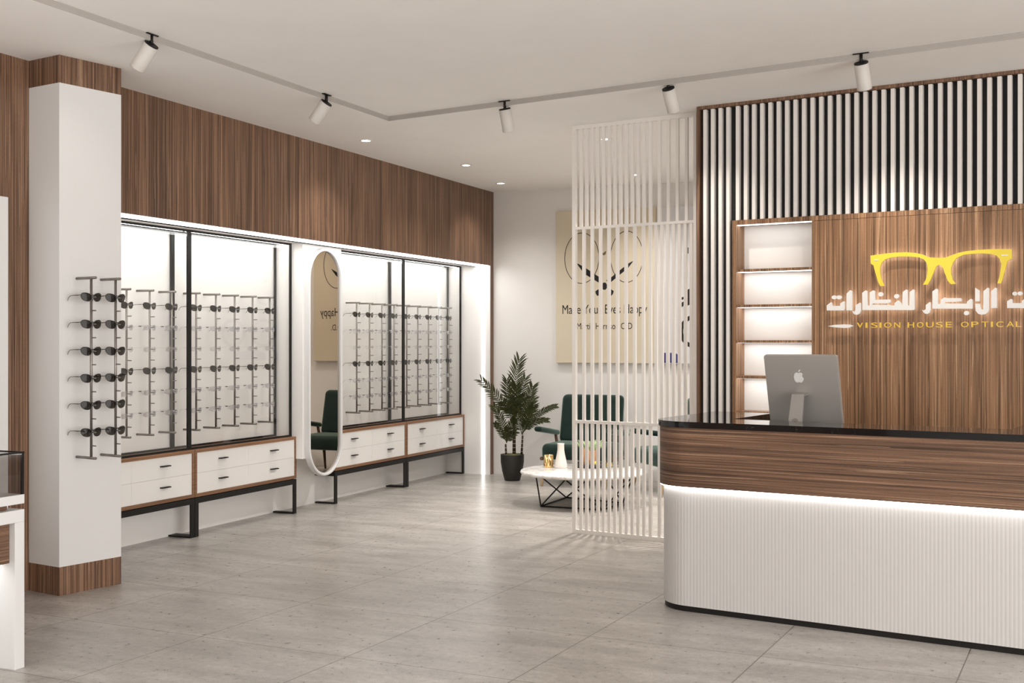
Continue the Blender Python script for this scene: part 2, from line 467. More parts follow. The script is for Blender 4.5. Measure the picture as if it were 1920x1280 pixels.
# ------------------------------------------------------------------ drawer cabinets and glass cases
def cabinet(y0, y1, label, skip_cols=()):
    t = thing('drawer_cabinet', label, 'cabinet', (-5.515, y0, 0), 0, 'drawer cabinets under the display cases')
    W = y1 - y0; zb, zt, th, D = .290, .635, .024, .200
    bm = bmesh.new()
    box(bm, -D, 0, 0, W, zt - th, zt); box(bm, -D, 0, 0, W, zb, zb + th)
    box(bm, -D, 0, 0, th, zb + th, zt - th); box(bm, -D, 0, W - th, W, zb + th, zt - th)
    box(bm, -D, -D + .01, th, W - th, zb + th, zt - th)
    obj('carcass', bm, M['woodc'], t)
    ym, zm = W / 2, (zb + zt) / 2
    g = .0005
    for (a, b) in ((th, ym), (ym, W - th)):
        for (c, d) in ((zb + th, zm), (zm, zt - th)):
            dr = bx('drawer', (-D + .02, -.006, a + g, b - g, c + g, d - g), M['drawer'], t, bev=.0008)
            hy = (a + b) / 2 - (.015 if a < ym - .01 else -.015)
            hz = d - .062
            bx('handle', (-.006, .020, hy - .046, hy + .046, hz - .005, hz + .003), M['black'], dr, bev=.001)
    bm = bmesh.new()
    box(bm, -.03, -.001, 0, W, .243, .284); box(bm, -.205, -.185, 0, W, .243, .284)
    box(bm, -.186, -.03, 0, .02, .243, .284); box(bm, -.186, -.03, W - .02, W, .243, .284)
    box(bm, -.18, -.02, .1, W - .1, .284, .290)
    obj('base_frame', bm, M['black'], t)
    for a in (0, W - .042):
        bm = bmesh.new()
        box(bm, -.012, -.001, a, a + .042, .0, .243); box(bm, -.222 + .02, -.012, a, a + .042, 0, .012)
        obj('leg', bm, M['black'], t)
    return t

def glass_case(y0, y1, label):
    t = thing('display_case', label, 'display case', (-5.55, y0, .6355), 0, 'black framed glass cases')
    W = y1 - y0; H = ZS - .001 - .6355; p = .018
    bm = bmesh.new()
    for xx in (0.0,):
        box(bm, -.016, 0, 0, p, 0, H); box(bm, -.016, 0, W - p, W, 0, H)
        box(bm, -.016, 0, p, W - p, 0, .014); box(bm, -.016, 0, p, W - p, H - .014, H)
    obj('front_frame', bm, M['black'], t)
    bm = bmesh.new()
    box(bm, -.162, -.150, 0, p, 0, H); box(bm, -.162, -.150, W - p, W, 0, H)
    box(bm, -.162, -.150, p, W - p, 0, .014); box(bm, -.162, -.150, p, W - p, H - .014, H)
    obj('back_frame', bm, M['black'], t)
    bx('glass_pane', (-.010, -.005, p, W - p, .014, H - .014), M['glass'], t)
    bx('light_strip', (-.060, -.020, .02, W - .02, H - .010, H - .002), M['ledcase'], t)
    return t

cabinet(5.785, 7.112, 'white drawer cabinet in walnut frame right beside the white pillar')
cabinet(7.118, 8.442, 'white drawer cabinet in walnut frame left of the oval mirror')
cabinet(9.046, 10.368, 'white drawer cabinet in walnut frame just right of the oval mirror')
cabinet(10.376, 11.694, 'white drawer cabinet in walnut frame nearest the potted palm')
glass_case(5.785, 7.101, 'black framed glass case partly hidden by the white pillar')
glass_case(7.103, 8.424, 'black framed glass case left of the oval mirror')
glass_case(9.060, 10.384, 'black framed glass case just right of the oval mirror')
glass_case(10.386, 11.692, 'black framed glass case nearest the palm and bright strip')

# ------------------------------------------------------------------ display rods
ZR0, ZR1, ZP = .768, 1.776, 1.668
PEGS = [ZP - .0755 * k for k in range(12)]
def make_rod(arm, label, group, loc, rotz):
    t = thing('display_rod', label, 'display rod', loc, rotz, group)
    bm = bmesh.new(); cyl(bm, (arm * .76, 0, ZR0 + .004), (arm * .76, 0, ZR1 - .004), .0075, seg=12); obj('post', bm, M['rod'], t)
    for z in (ZR0, ZR1):
        bm = bmesh.new(); cyl(bm, (0, 0, z), (arm, 0, z), .0078, seg=12); obj('arm', bm, M['rod'], t)
    for z in PEGS:
        bm = bmesh.new(); cyl(bm, (arm * .76, 0, z), (arm * .76 + .042, 0, z), .0036, seg=8); obj('peg', bm, M['rod'], t)
    return t

# ------------------------------------------------------------------ spectacles (local: +x front, y across, z up; origin under the bridge)
def lens_outline(cy, side, grow=0.0, kind='sun'):
    pts = []
    w, h = (.0285, .0215) if kind == 'sun' else (.0255, .0165)
    n = 22
    for i in range(n):
        a = 2 * PI * i / n
        ca, sa = math.cos(a), math.sin(a)
        y = (abs(ca) ** .8) * (1 if ca >= 0 else -1) * (w + grow)
        z = (abs(sa) ** .8) * (1 if sa >= 0 else -1) * (h + grow)
        if kind == 'sun':
            if z < 0: y *= 1 - .16 * (-z / h)
            z += .004 * (y * side / w)
        pts.append((cy + y, z - .008))
    return pts

def wrap(y): return -3.4 * y * y
def lens_bm(side, kind):
    bm = bmesh.new(); cy = .0365 * side
    ol = lens_outline(cy, side, 0, kind)
    for off, flip in ((.0008, False), (-.0008, True)):
        c = bm.verts.new((wrap(cy) + off + .0015, cy, -.008))
        vs = [bm.verts.new((wrap(y) + off, y, z)) for y, z in ol]
        for i in range(len(vs)):
            tri = (c, vs[i], vs[(i + 1) % len(vs)])
            f = bm.faces.new(tri if not flip else tri[::-1]); f.smooth = True
    return bm
def front_bm(kind, r):
    bm = bmesh.new()
    for side in (-1, 1):
        ol = lens_outline(.0365 * side, side, .001, kind)
        rr = [r * (1.5 if (kind == 'sun' and z > 0) else 1) for y, z in ol]
        tube(bm, [(wrap(y), y, z) for y, z in ol], r, 6, True, rr)
        w = .0285 if kind == 'sun' else .0255
        e = .0365 + w
        tube(bm, [(wrap(e) - .001, side * e, .003), (wrap(e) - .006, side * (e + .006), .003), (wrap(e) - .014, side * (e + .0065), .002)], r * 1.3, 6)
    tube(bm, [(.0, -.0085, .0), (.002, -.004, .004), (.002, .004, .004), (.0, .0085, .0)], r * 1.4, 6)
    return bm
def temple_bm(side, kind, r, length):
    bm = bmesh.new(); w = .0285 if kind == 'sun' else .0255
    e = .0365 + w; x0 = wrap(e) - .014
    L = length
    pts = [(x0, side * (e + .0065), .002), (x0 - L * .35, side * (e + .0062), .002), (x0 - L * .70, side * (e + .004), .000), (x0 - L * .88, side * (e + .001), -.010), (x0 - L, side * (e - .002), -.026)]
    tube(bm, pts, r, 6, False, [r * 1.5, r * 1.2, r, r, r * .8])
    return bm
def make_glasses(name, label, cat, kind, fm, lm, r, length, loc, rotz, group):
    t = thing(name, label, cat, loc, rotz, group)
    obj('frame', front_bm(kind, r), fm, t, recalc=True)
    for s in (-1, 1):
        obj('lens', lens_bm(s, kind), lm, t, recalc=False)
        obj('temple', temple_bm(s, kind, r, length), fm, t)
    return t

ORD = ['first', 'second', 'third', 'fourth', 'fifth', 'sixth', 'seventh', 'eighth', 'ninth']
ROW = ['top row', 'second row', 'third row', 'fourth row', 'fifth row', 'bottom row']
protos = {}
def place_glasses(kind, loc, rotz, label, group, arm):
    key = (kind, round(arm, 3))
    spec = {'sun': ('sunglasses', 'sunglasses', 'sun', M['acetate'], M['lensdark'], .0017),
            'crystal': ('eyeglasses', 'glasses', 'opt', M['crystal'], M['lensclear'], .0024),
            'rimless': ('eyeglasses', 'glasses', 'opt', M['wire'], M['lensclear'], .0007)}[kind]
    if key not in protos:
        protos[key] = make_glasses(spec[0], label, spec[1], spec[2], spec[3], spec[4], spec[5], arm * .76 + .012 - .034, loc, rotz, group)
    else:
        dup(protos[key], loc, label, group, rotz)

# two rods on the pillar
pdir = Vector((PR_[0] - PF[0], PR_[1] - PF[1])).normalized(); prot = math.atan2(-pdir.x, pdir.y)   # +x of the rod = pillar normal
for i, (sy, nm) in enumerate(((.112, 'left'), (.275, 'right'))):
    base = (PF[0] + pdir.x * sy + .0005, PF[1] + pdir.y * sy, 0)
    arm = .172
    make_rod(arm, f'grey metal rod with pegs, {nm} one of the two on the white pillar', 'rods on the white pillar', base, prot)
    for k in range(6):
        z = PEGS[2 * k]
        off = arm * .76 + .012
        p = (base[0] + off * math.cos(prot), base[1] + off * math.sin(prot), z + .0072)
        place_glasses('sun', p, prot, f'black sunglasses on the {nm} rod of the white pillar, {ROW[k]}', 'sunglasses on the white pillar', arm)
# rods in the glass cases
KINDS = ['sun', 'crystal', 'rimless', 'sun', 'crystal', 'crystal']
DESC = {'sun': 'dark sunglasses', 'crystal': 'clear crystal-frame glasses', 'rimless': 'thin rimless glasses'}
first = True; rod0 = None
for setn, ys, ref in (('left', [6.498, 6.734, 6.970, 7.247, 7.483, 7.719, 7.955, 8.191], 'pillar'),
                      ('right', [9.574, 9.811, 10.048, 10.285, 10.548, 10.785, 11.022, 11.259, 11.496], 'mirror')):
    for i, y in enumerate(ys):
        arm = .150; loc = (XN, y, 0)
        lab = f'grey metal pegged rod in a glass case, {ORD[i]} rod right of the {ref}'
        grp = f'display rods right of the {ref}'
        if rod0 is None: rod0 = make_rod(arm, lab, grp, loc, 0.0)
        else: dup(rod0, loc, lab, grp)
        for k in range(6):
            off = arm * .76 + .012
            place_glasses(KINDS[k], (XN + off, y, PEGS[2 * k] + .0072), 0.0, f'{DESC[KINDS[k]]} in the {ROW[k]}, {ORD[i]} rod right of the {ref}', f'eyewear right of the {ref}', arm)

# ------------------------------------------------------------------ mirror
def stadium(hw, z0, z1, n=24):
    pts = []
    zt, zb = z1 - hw * 1.0, z0 + hw * 1.0
    for i in range(n + 1):
        a = PI * i / n; pts.append((hw * math.cos(a), zt + hw * math.sin(a)))
    for i in range(n + 1):
        a = PI + PI * i / n; pts.append((hw * math.cos(a), zb + hw * math.sin(a)))
    return pts
t = thing('oval_mirror', 'tall oval wall mirror with a white rim between the glass cases', 'mirror', (-5.449, 8.722, 0))
o1, o2 = stadium(.262, .288, 2.206), stadium(.240, .310, 2.184)
bm = bmesh.new()
N = len(o1)
rings = [[bm.verts.new((x, a, b)) for a, b in pts] for x, pts in ((0, o1), (.046, o1), (.050, stadium(.258, .292, 2.202)), (.050, stadium(.246, .304, 2.190)), (.046, o2), (.030, o2), (0, o2))]
for ra, rb in zip(rings, rings[1:] + rings[:1]):
    for i in range(N):
        bm.faces.new((ra[i], ra[(i + 1) % N], rb[(i + 1) % N], rb[i]))
obj('frame', bm, M['white'], t)
bm = bmesh.new(); prism(bm, o2, yzx, .030, .012); obj('mirror_glass', bm, M['mirror'], t)

# ------------------------------------------------------------------ wall panel and display table at the near left
o = bx('wall_board', (XW + .0005, XW + .03, 3.6, 5.047, .35, 2.222), M['white'], bev=.003)
tag(o, 'tall plain white board on the wood wall at the left edge', 'panel')
t = thing('display_table', 'white waterfall display table with a wood drawer and glass top case', 'display table', (-4.0, 3.988, 0))
D = .62; L = 1.5
bm = bmesh.new()
box(bm, -D, 0, -L, 0, .636, .690, bev=.002); box(bm, -D, 0, -.054, 0, 0, .636, bev=.002); box(bm, -D, 0, -L, -L + .054, 0, .636, bev=.002)
obj('frame', bm, M['white'], t)
dw = bx('drawer', (-D + .02, -.030, -L + .056, -.056, .461, .634), M['woodh'], t)
bx('light_strip', (-.30, -.06, -L + .07, -.07, .452, .4605), M['ledv'], t)
bx('spacer', (-D + .05, -.04, -L + .06, -.06, .6905, .7145), M['woodh'], t)
bx('tray', (-D, 0, -L, 0, .715, .755), M['white'], t, bev=.002)
bm = bmesh.new()
for d in ((-.006, -.002, -L + .004, -.004), (-D + .002, -D + .006, -L + .004, -.004), (-D + .006, -.006, -.008, -.004), (-D + .006, -.006, -L + .004, -L + .008)): box(bm, *d, .7555, .934)
box(bm, -D + .004, -.004, -L + .006, -.006, .934, .938)
obj('glass_case', bm, M['glassdark'], t)
bm = bmesh.new()
box(bm, -.007, -.0005, -L, 0, .934, .941); box(bm, -D, -D + .006, -L, 0, .934, .941); box(bm, -D, -.0005, -.006, 0, .934, .941); box(bm, -D, -.0005, -L, -L + .006, .934, .941)
box(bm, -.012, -.001, -.012, -.001, .7555, .934); box(bm, -D, -D + .008, -.008, 0, .7555, .934)
obj('glass_edging', bm, M['black'], t)

# ------------------------------------------------------------------ slat feature wall (local: x along, y into the wall)
SLOC, SROT = (-2.035, 8.024, 0), R(-10)
t = thing('slat_wall', 'black feature wall with white vertical slats in a wood frame', 'feature wall', SLOC, SROT)
SW = 3.2
bm = bmesh.new()
box(bm, 0, .021, 0, .30, 0, 3.0); box(bm, 0, SW, 0, .30, 2.998, 3.0195); box(bm, SW - .021, SW, 0, .30, 0, 2.998)
obj('wood_frame', bm, M['wood'], t)
bm = bmesh.new(); box(bm, .021, .2585, .040, .28, 0, 2.998); box(bm, .2585, SW - .021, .040, .28, 2.2305, 2.998); box(bm, .2585, SW - .021, .22, .28, 0, 2.2305)
obj('backing', bm, M['blackmatte'], t)
bm = bmesh.new()
for k in range(4): box(bm, .047 + .0555 * k, .0705 + .0555 * k, .004, .040, .0, 2.994)
k = 0
while .282 + .057 * k < SW - .05:
    box(bm, .282 + .057 * k, .3055 + .057 * k, .004, .040, 2.2305, 2.994); k += 1
obj('slat_panel', bm, M['slatwhite'], t)
# lit shelving unit
t = thing('wall_unit', 'wood wall unit with a lit white shelf niche and plain sign panel', 'shelf unit', SLOC, SROT)
UW = 2.70
bm = bmesh.new()
box(bm, .259, .259 + UW, -.001, .20, 2.1985, 2.230); box(bm, .259, .286, -.001, .20, 0, 2.1985)
box(bm, .805, .822, 0, .20, 0, 2.1985)
obj('carcass', bm, M['woodp'], t)
bx('sign_panel', (.8225, .259 + UW, 0, .03, 0, 2.1965), M['woodp'], t)
bx('back_panel', (.286, .805, .145, .16, 0, 2.1985), M['whitematte'], t)
for i in range(9):
    zt = 1.9015 - .2365 * i
    if zt < .05: break
    sh = bx('shelf', (.286, .805, .002, .145, zt - .018, zt), M['woodp'], t)
    bx('light_strip', (.290, .801, .012, .105, zt - .0186, zt - .0181), M['ledshelf'], sh)
bx('light_strip', (.290, .801, .012, .060, 2.1955, 2.1982), M['ledshelf'], t)

# sign (local coordinates of the slat wall: a = along, b = height, y = -offset)
t = thing('wall_sign', 'backlit shop sign with yellow spectacles over white Arabic and gold lettering', 'sign', SLOC, SROT)
TH = math.atan(954 / 2250)
def letter_fn(a, b, d): return (a, d, b)
FR, BK = -.050, -.034
def letter(bm, poly): prism(bm, poly, letter_fn, FR, BK, back_index=1)
bm = bmesh.new()
letter(bm, [(1.1981,1.9552),(1.2409,1.9605),(1.2957,1.9652),(1.3501,1.9685),(1.4175,1.9678),(1.4709,1.9616),(1.5107,1.9519),(1.5437,1.9357),(1.5634,1.9295),(1.6157,1.9262),(1.6514,1.9262),(1.6837,1.9383),(1.7254,1.9521),(1.7701,1.9602),(1.8334,1.9649),(1.896,1.9662),(1.9581,1.965),(2.0245,1.9609),(2.027,1.9054),(2.0135,1.8994),(2.0012,1.89),(1.9963,1.8739),(1.9859,1.8318),(1.9736,1.7864),(1.9655,1.7624),(1.9458,1.7629),(1.9581,1.8065),(1.9655,1.8521),(1.9674,1.8782),(1.9581,1.908),(1.9396,1.9284),(1.9085,1.9381),(1.8585,1.9427),(1.7955,1.9426),(1.751,1.9377),(1.7126,1.9205),(1.6933,1.8945),(1.6817,1.8615),(1.6817,1.828),(1.6933,1.7876),(1.7094,1.7671),(1.6817,1.7645),(1.6643,1.785),(1.6449,1.8359),(1.6352,1.8664),(1.6189,1.8824),(1.6059,1.8829),(1.5928,1.8712),(1.5798,1.8379),(1.5634,1.7979),(1.547,1.7666),(1.5173,1.7654),(1.5338,1.7954),(1.5437,1.8323),(1.545,1.866),(1.5404,1.8966),(1.5239,1.9195),(1.4942,1.9335),(1.4443,1.9409),(1.3772,1.9435),(1.323,1.9387),(1.2889,1.9283),(1.2684,1.9111),(1.2581,1.8859),(1.256,1.8549),(1.2629,1.8133),(1.2739,1.7854),(1.2834,1.7645),(1.2581,1.7638),(1.2444,1.7931),(1.2306,1.8419),(1.2203,1.8768),(1.2168,1.8943),(1.203,1.9038),(1.1995,1.9087)])
em = obj('spectacles_emblem', bm, [M['signy'], M['halo']], t)
bm = bmesh.new()
for a0, a1, b0, b1 in ((1.2216, 1.2464, 1.9232, 1.9299), (1.968, 2.0037, 1.924, 1.9304)): box(bm, a0, a1, -.0525, -.0502, b0, b1)
obj('hinge_mark', bm, M['signw'], em)
bm = bmesh.new()
letter(bm, [(0.9199,1.6502),(0.9475,1.6692),(0.9522,1.6663),(0.9558,1.6461),(1.0058,1.6453),(1.0072,1.6611),(1.0285,1.6748),(1.0356,1.6704),(1.0356,1.622),(1.0307,1.6165),(0.9199,1.6177)])
letter(bm, [(0.9848,1.6995),(0.9838,1.6952),(0.9808,1.6914),(0.9764,1.6887),(0.9709,1.6873),(0.9651,1.6874),(0.9596,1.689),(0.9551,1.6919),(0.9522,1.6958),(0.9511,1.7002),(0.9522,1.7045),(0.9551,1.7083),(0.9596,1.711),(0.9651,1.7124),(0.9709,1.7123),(0.9764,1.7107),(0.9808,1.7077),(0.9838,1.7039)]); letter(bm, [(1.0154,1.6989),(1.0144,1.6946),(1.0115,1.6908),(1.007,1.6881),(1.0016,1.6867),(0.9958,1.6868),(0.9903,1.6884),(0.9858,1.6913),(0.9829,1.6952),(0.9819,1.6996),(0.9829,1.7039),(0.9858,1.7076),(0.9903,1.7104),(0.9958,1.7118),(1.0016,1.7116),(1.007,1.71),(1.0115,1.7071),(1.0144,1.7032)])
letter(bm, [(1.0473,1.7228),(1.0703,1.7433),(1.0826,1.736),(1.0826,1.6161),(1.0463,1.6166)])
letter(bm, [(1.0844,1.6126),(1.0967,1.6082),(1.104,1.6203),(1.104,1.6472),(1.13,1.6625),(1.1387,1.6581),(1.1387,1.6136),(1.13,1.5952),(1.1142,1.5878),(1.0984,1.5904),(1.0896,1.5985)])
letter(bm, [(1.1457,1.7248),(1.1666,1.74),(1.177,1.7356),(1.1805,1.6449),(1.1933,1.6447),(1.1933,1.7255),(1.2134,1.7389),(1.2254,1.7345),(1.2272,1.6798),(1.3162,1.6798),(1.323,1.6742),(1.323,1.6618),(1.2992,1.6554),(1.2099,1.6569),(1.2092,1.6486),(1.323,1.646),(1.323,1.6426),(1.345,1.6422),(1.3467,1.6569),(1.3687,1.6747),(1.3778,1.6677),(1.3933,1.6425),(1.396,1.7244),(1.4158,1.7393),(1.4259,1.735),(1.4275,1.6409),(1.4362,1.6418),(1.4382,1.7235),(1.4593,1.739),(1.4676,1.734),(1.4676,1.6158),(1.4609,1.6125),(1.1474,1.6169)])
letter(bm, [(1.2766,1.7126),(1.2757,1.7079),(1.2729,1.7038),(1.2687,1.7009),(1.2636,1.6993),(1.2581,1.6994),(1.253,1.7012),(1.2488,1.7043),(1.246,1.7086),(1.2451,1.7133),(1.246,1.718),(1.2488,1.7221),(1.253,1.7251),(1.2581,1.7266),(1.2636,1.7265),(1.2687,1.7247),(1.2729,1.7216),(1.2757,1.7174)]); letter(bm, [(1.3741,1.6982),(1.3732,1.6936),(1.3705,1.6895),(1.3664,1.6865),(1.3613,1.685),(1.3559,1.6851),(1.3508,1.6868),(1.3467,1.69),(1.344,1.6941),(1.343,1.6989),(1.344,1.7035),(1.3467,1.7076),(1.3508,1.7106),(1.3559,1.7121),(1.3613,1.712),(1.3664,1.7102),(1.3705,1.7071),(1.3732,1.7029)])
letter(bm, [(1.5124,1.6117),(1.5239,1.6092),(1.5338,1.6175),(1.5338,1.6419),(1.5568,1.66),(1.5634,1.6549),(1.5634,1.6144),(1.5568,1.5949),(1.5437,1.5876),(1.5305,1.5895),(1.5206,1.5974)])
letter(bm, [(1.5732,1.7238),(1.5961,1.7401),(1.6059,1.7348),(1.6066,1.6474),(1.6205,1.6471),(1.6222,1.6723),(1.6449,1.687),(1.6546,1.6818),(1.7382,1.6801),(1.7433,1.675),(1.743,1.6617),(1.7142,1.6576),(1.6481,1.6587),(1.6475,1.6494),(1.743,1.6471),(1.7717,1.6462),(1.7739,1.6578),(1.7955,1.6757),(1.8056,1.6698),(1.8056,1.6158),(1.5732,1.6193)])
letter(bm, [(1.7863,1.5896),(1.7854,1.585),(1.7827,1.5811),(1.7787,1.5782),(1.7737,1.5766),(1.7684,1.5767),(1.7634,1.5783),(1.7593,1.5814),(1.7567,1.5854),(1.7558,1.59),(1.7567,1.5945),(1.7593,1.5985),(1.7634,1.6014),(1.7684,1.6029),(1.7737,1.6028),(1.7787,1.6012),(1.7827,1.5981),(1.7854,1.5941)])
letter(bm, [(1.8208,1.7397),(1.8459,1.7226),(1.8459,1.6592),(1.8208,1.6596)])
letter(bm, [(1.8208,1.6454),(1.8491,1.6449),(1.8522,1.6234),(1.8585,1.6107),(1.8663,1.6093),(1.8679,1.7188),(1.8914,1.739),(1.8992,1.7355),(1.8992,1.6095),(1.8929,1.5931),(1.8773,1.5818),(1.8554,1.5788),(1.8365,1.5856),(1.8239,1.604)])
letter(bm, [(1.9116,1.7178),(1.9334,1.738),(1.9427,1.7344),(1.9427,1.6171),(1.9104,1.6176)])
letter(bm, [(1.9997,1.657),(2.0212,1.6696),(2.0288,1.6656),(2.0306,1.645),(2.0793,1.6442),(2.0805,1.6581),(2.1011,1.6707),(2.1084,1.6654),(2.109,1.6437),(2.1349,1.6432),(2.1361,1.6561),(2.1559,1.6687),(2.1643,1.6637),(2.1649,1.6427),(2.1888,1.6423),(2.19,1.6561),(2.2096,1.6692),(2.2173,1.6633),(2.2173,1.6129),(1.9997,1.6162)])
letter(bm, [(2.0566,1.6998),(2.0557,1.6959),(2.0533,1.6924),(2.0496,1.6899),(2.045,1.6886),(2.0401,1.6887),(2.0355,1.6901),(2.0318,1.6928),(2.0293,1.6964),(2.0285,1.7005),(2.0293,1.7044),(2.0318,1.7079),(2.0355,1.7104),(2.0401,1.7117),(2.045,1.7116),(2.0496,1.7101),(2.0533,1.7074),(2.0557,1.7039)]); letter(bm, [(2.0854,1.7002),(2.0846,1.6962),(2.0821,1.6928),(2.0784,1.6902),(2.0739,1.6889),(2.069,1.689),(2.0645,1.6905),(2.0607,1.6932),(2.0583,1.6968),(2.0575,1.7008),(2.0583,1.7048),(2.0607,1.7082),(2.0645,1.7108),(2.069,1.7121),(2.0739,1.7119),(2.0784,1.7105),(2.0821,1.7078),(2.0846,1.7042)])
obj('arabic_lettering', bm, [M['signw'], M['halo']], t)
bm = bmesh.new()
letter(bm, [(0.926,1.5176),(0.9673,1.5254),(1.0314,1.5284),(1.0632,1.5271),(1.0907,1.5185),(1.0632,1.5068),(1.0314,1.5053),(0.9673,1.5102)])
obj('pointer', bm, [M['signw'], M['halo']], t)
bm = bmesh.new()
for ch, a0, a1 in (('V', 1.1125, 1.1509), ('I', 1.1666, 1.1787), ('S', 1.2013, 1.2426), ('I', 1.253, 1.2656), ('O', 1.2821, 1.3264), ('N', 1.3434, 1.3805), ('H', 1.4259, 1.4643), ('O', 1.4809, 1.52), ('U', 1.5355, 1.5798), ('S', 1.5945, 1.6352), ('E', 1.6514, 1.6869), ('O', 1.7398, 1.7828), ('P', 1.7986, 1.8397), ('T', 1.8569, 1.8954), ('I', 1.9091, 1.92), ('C', 1.9396, 1.9782), ('A', 1.9966, 2.0374), ('L', 2.0471, 2.0781)):
    text_into(bm, ch, a0, a1, 1.5055, 1.538, letter_fn, FR, BK, back_index=1)
obj('latin_lettering', bm, [M['signg'], M['halo']], t)

# ------------------------------------------------------------------ slatted screen
t = thing('slatted_screen', 'white floor-to-ceiling slatted screen standing before the waiting chairs', 'partition', (-3.065, 8.37, 0), R(-10))
W = .998; dp = .030
bm = bmesh.new()
box(bm, 0, .029, 0, dp, 0, 3.019); box(bm, W - .022, W, 0, dp, 0, 3.019)
for z0, z1 in ((0, .030), (.816, .838), (2.248, 2.267), (2.989, 3.019)): box(bm, .029, W - .022, 0, dp, z0, z1)
obj('frame', bm, M['slatwhite'], t)
dense = [.0595 + .0470 * k for k in range(12)] + [.628, .699, .769, .839, .909]
mid = [.083 + .0698 * k for k in range(8)] + [.627 + .0455 * k for k in range(8)]
for xs, z0, z1 in ((dense, .030, .816), (mid, .838, 2.248), (dense, 2.267, 2.989)):
    bm = bmesh.new()
    for x in xs: box(bm, x, x + .0225, .005, .024, z0, z1)
    obj('slat_section', bm, M['slatwhite'], t)

# ------------------------------------------------------------------ reception counter (local: x along the front, y away from the viewer)
CLOC, CROT = (-1.064, 6.055, 0), R(-9.4)
t = thing('reception_counter', 'rounded reception counter with black marble top over wood band and white fluted base', 'counter', CLOC, CROT)
XL, XRR, YBK = -.790, 1.336, .96
def outer(o, r=.22, n=14):
    r = max(r - o, .02); xl, xr, y0 = XL + o, XRR - o, o
    pts = [(xl, YBK)]
    for i in range(n + 1):
        a = PI + PI / 2 * i / n; pts.append((xl + r + r * math.cos(a), y0 + r + r * math.sin(a)))
    for i in range(n + 1):
        a = 1.5 * PI + PI / 2 * i / n; pts.append((xr - r + r * math.cos(a), y0 + r + r * math.sin(a)))
    pts.append((xr, YBK))
    return pts
def band(o, th, z0, z1):
    bm = bmesh.new()
    prism(bm, outer(o) + outer(o + th)[::-1], xyz, z0, z1, smooth_sides=False)
    return bm
bm = bmesh.new()
prism(bm, outer(-.010) + [(.981, YBK), (.981, .330), (-.434, .330), (-.434, YBK)], xyz, .968, 1.0)
bmesh.ops.remove_doubles(bm, verts=bm.verts, dist=1e-5)
obj('countertop', bm, M['marbleb'], t)
obj('wood_band', band(0, .03, .657, .968), M['woodh'], t)
obj('light_strip', band(.003, .016, .6515, .6565), M['ledctr'], t)
# fluted base
pts = outer(.022)
dense_p = []
for (x0, y0), (x1, y1) in zip(pts, pts[1:]):
    n = max(1, int(math.hypot(x1 - x0, y1 - y0) / .0023))
    for i in range(n): dense_p.append((x0 + (x1 - x0) * i / n, y0 + (y1 - y0) * i / n))
dense_p.append(pts[-1])
bm = bmesh.new(); s = 0; ring = []
for i, (x, y) in enumerate(dense_p):
    a = dense_p[max(i - 1, 0)]; b = dense_p[min(i + 1, len(dense_p) - 1)]
    tx, ty = b[0] - a[0], b[1] - a[1]; l = math.hypot(tx, ty) or 1
    nx, ny = ty / l, -tx / l
    if i: s += math.hypot(x - dense_p[i - 1][0], y - dense_p[i - 1][1])
    h = abs(math.sin(PI * s / .0185)) ** .8 * .0010
    ring.append((bm.verts.new((x + nx * h, y + ny * h, .030)), bm.verts.new((x + nx * h, y + ny * h, .657))))
for (a, b), (c, d) in zip(ring, ring[1:]):
    f = bm.faces.new((a, c, d, b)); f.smooth = True
ib = outer(.045)
iv = [(bm.verts.new((x, y, .030)), bm.verts.new((x, y, .657))) for x, y in ib]
for (a, b), (c, d) in zip(iv, iv[1:]): bm.faces.new((a, b, d, c))
M['flute'] = paint('flute_white', (.565, .548, .538), .4, .01)
obj('fluted_base', bm, M['flute'], t, recalc=False)
obj('kick_plate', band(.028, .02, 0, .030), M['black'], t)
bm = bmesh.new()
box(bm, -.434, .981, .345, .93, .83, .86); box(bm, -.434, .981, .325, .345, .05, .967); box(bm, -.452, -.434, .345, YBK, .05, .967); box(bm, .981, 1.0, .345, YBK, .05, .967)
obj('work_desk', bm, M['black'], t)

# computer on the work desk
cu, sv = math.cos(CROT), math.sin(CROT)
mt_, mv_ = -.119, .613
tl = thing('desktop_computer', 'silver all-in-one computer seen from behind on the reception counter', 'computer',
           (CLOC[0] + mt_ * cu - mv_ * sv, CLOC[1] + mt_ * sv + mv_ * cu, .8605), CROT)
Wm, Hm = .407, .410
def tilt(a, b, d):      # a across, b up along the screen, d away from the viewer
    ti = R(16)
    return (a, -b * math.sin(ti) + d * math.cos(ti), .0895 + b * math.cos(ti) + d * math.sin(ti))
def rrect(w, h, r, n=6):
    pts = []
    for cx_, cy_, a0 in ((w / 2 - r, h - r, 0), (-w / 2 + r, h - r, PI / 2), (-w / 2 + r, r, PI), (w / 2 - r, r, 1.5 * PI)):
        for i in range(n + 1): pts.append((cx_ + r * math.cos(a0 + PI / 2 * i / n), cy_ + r * math.sin(a0 + PI / 2 * i / n)))
    return pts
bm = bmesh.new(); prism(bm, rrect(Wm, Hm, .012), tilt, 0, .026); bmesh.ops.remove_doubles(bm, verts=bm.verts, dist=1e-5)
bmesh.ops.bevel(bm, geom=[e for e in bm.edges if len(e.link_faces) == 2 and e.calc_face_angle(0) > 1.2], offset=.003, segments=2, affect='EDGES')
obj('body', bm, M['silver'], tl)
bm = bmesh.new(); prism(bm, rrect(Wm - .016, Hm - .016, .012), lambda a, b, d: tilt(a, b + .008, d), .0261, .0275); obj('screen', bm, M['marbleb'], tl)
bm = bmesh.new()
side = [(-.050, .283), (-.132, .279), (-.140, .274), (-.186, .120), (-.214, .012), (-.214, .0), (-.02, .0), (-.02, .008), (-.200, .010), (-.174, .122), (-.130, .266), (-.050, .270)]
wd = [.034, .034, .034, .038, .041, .041, .041, .041, .041, .038, .034, .034]
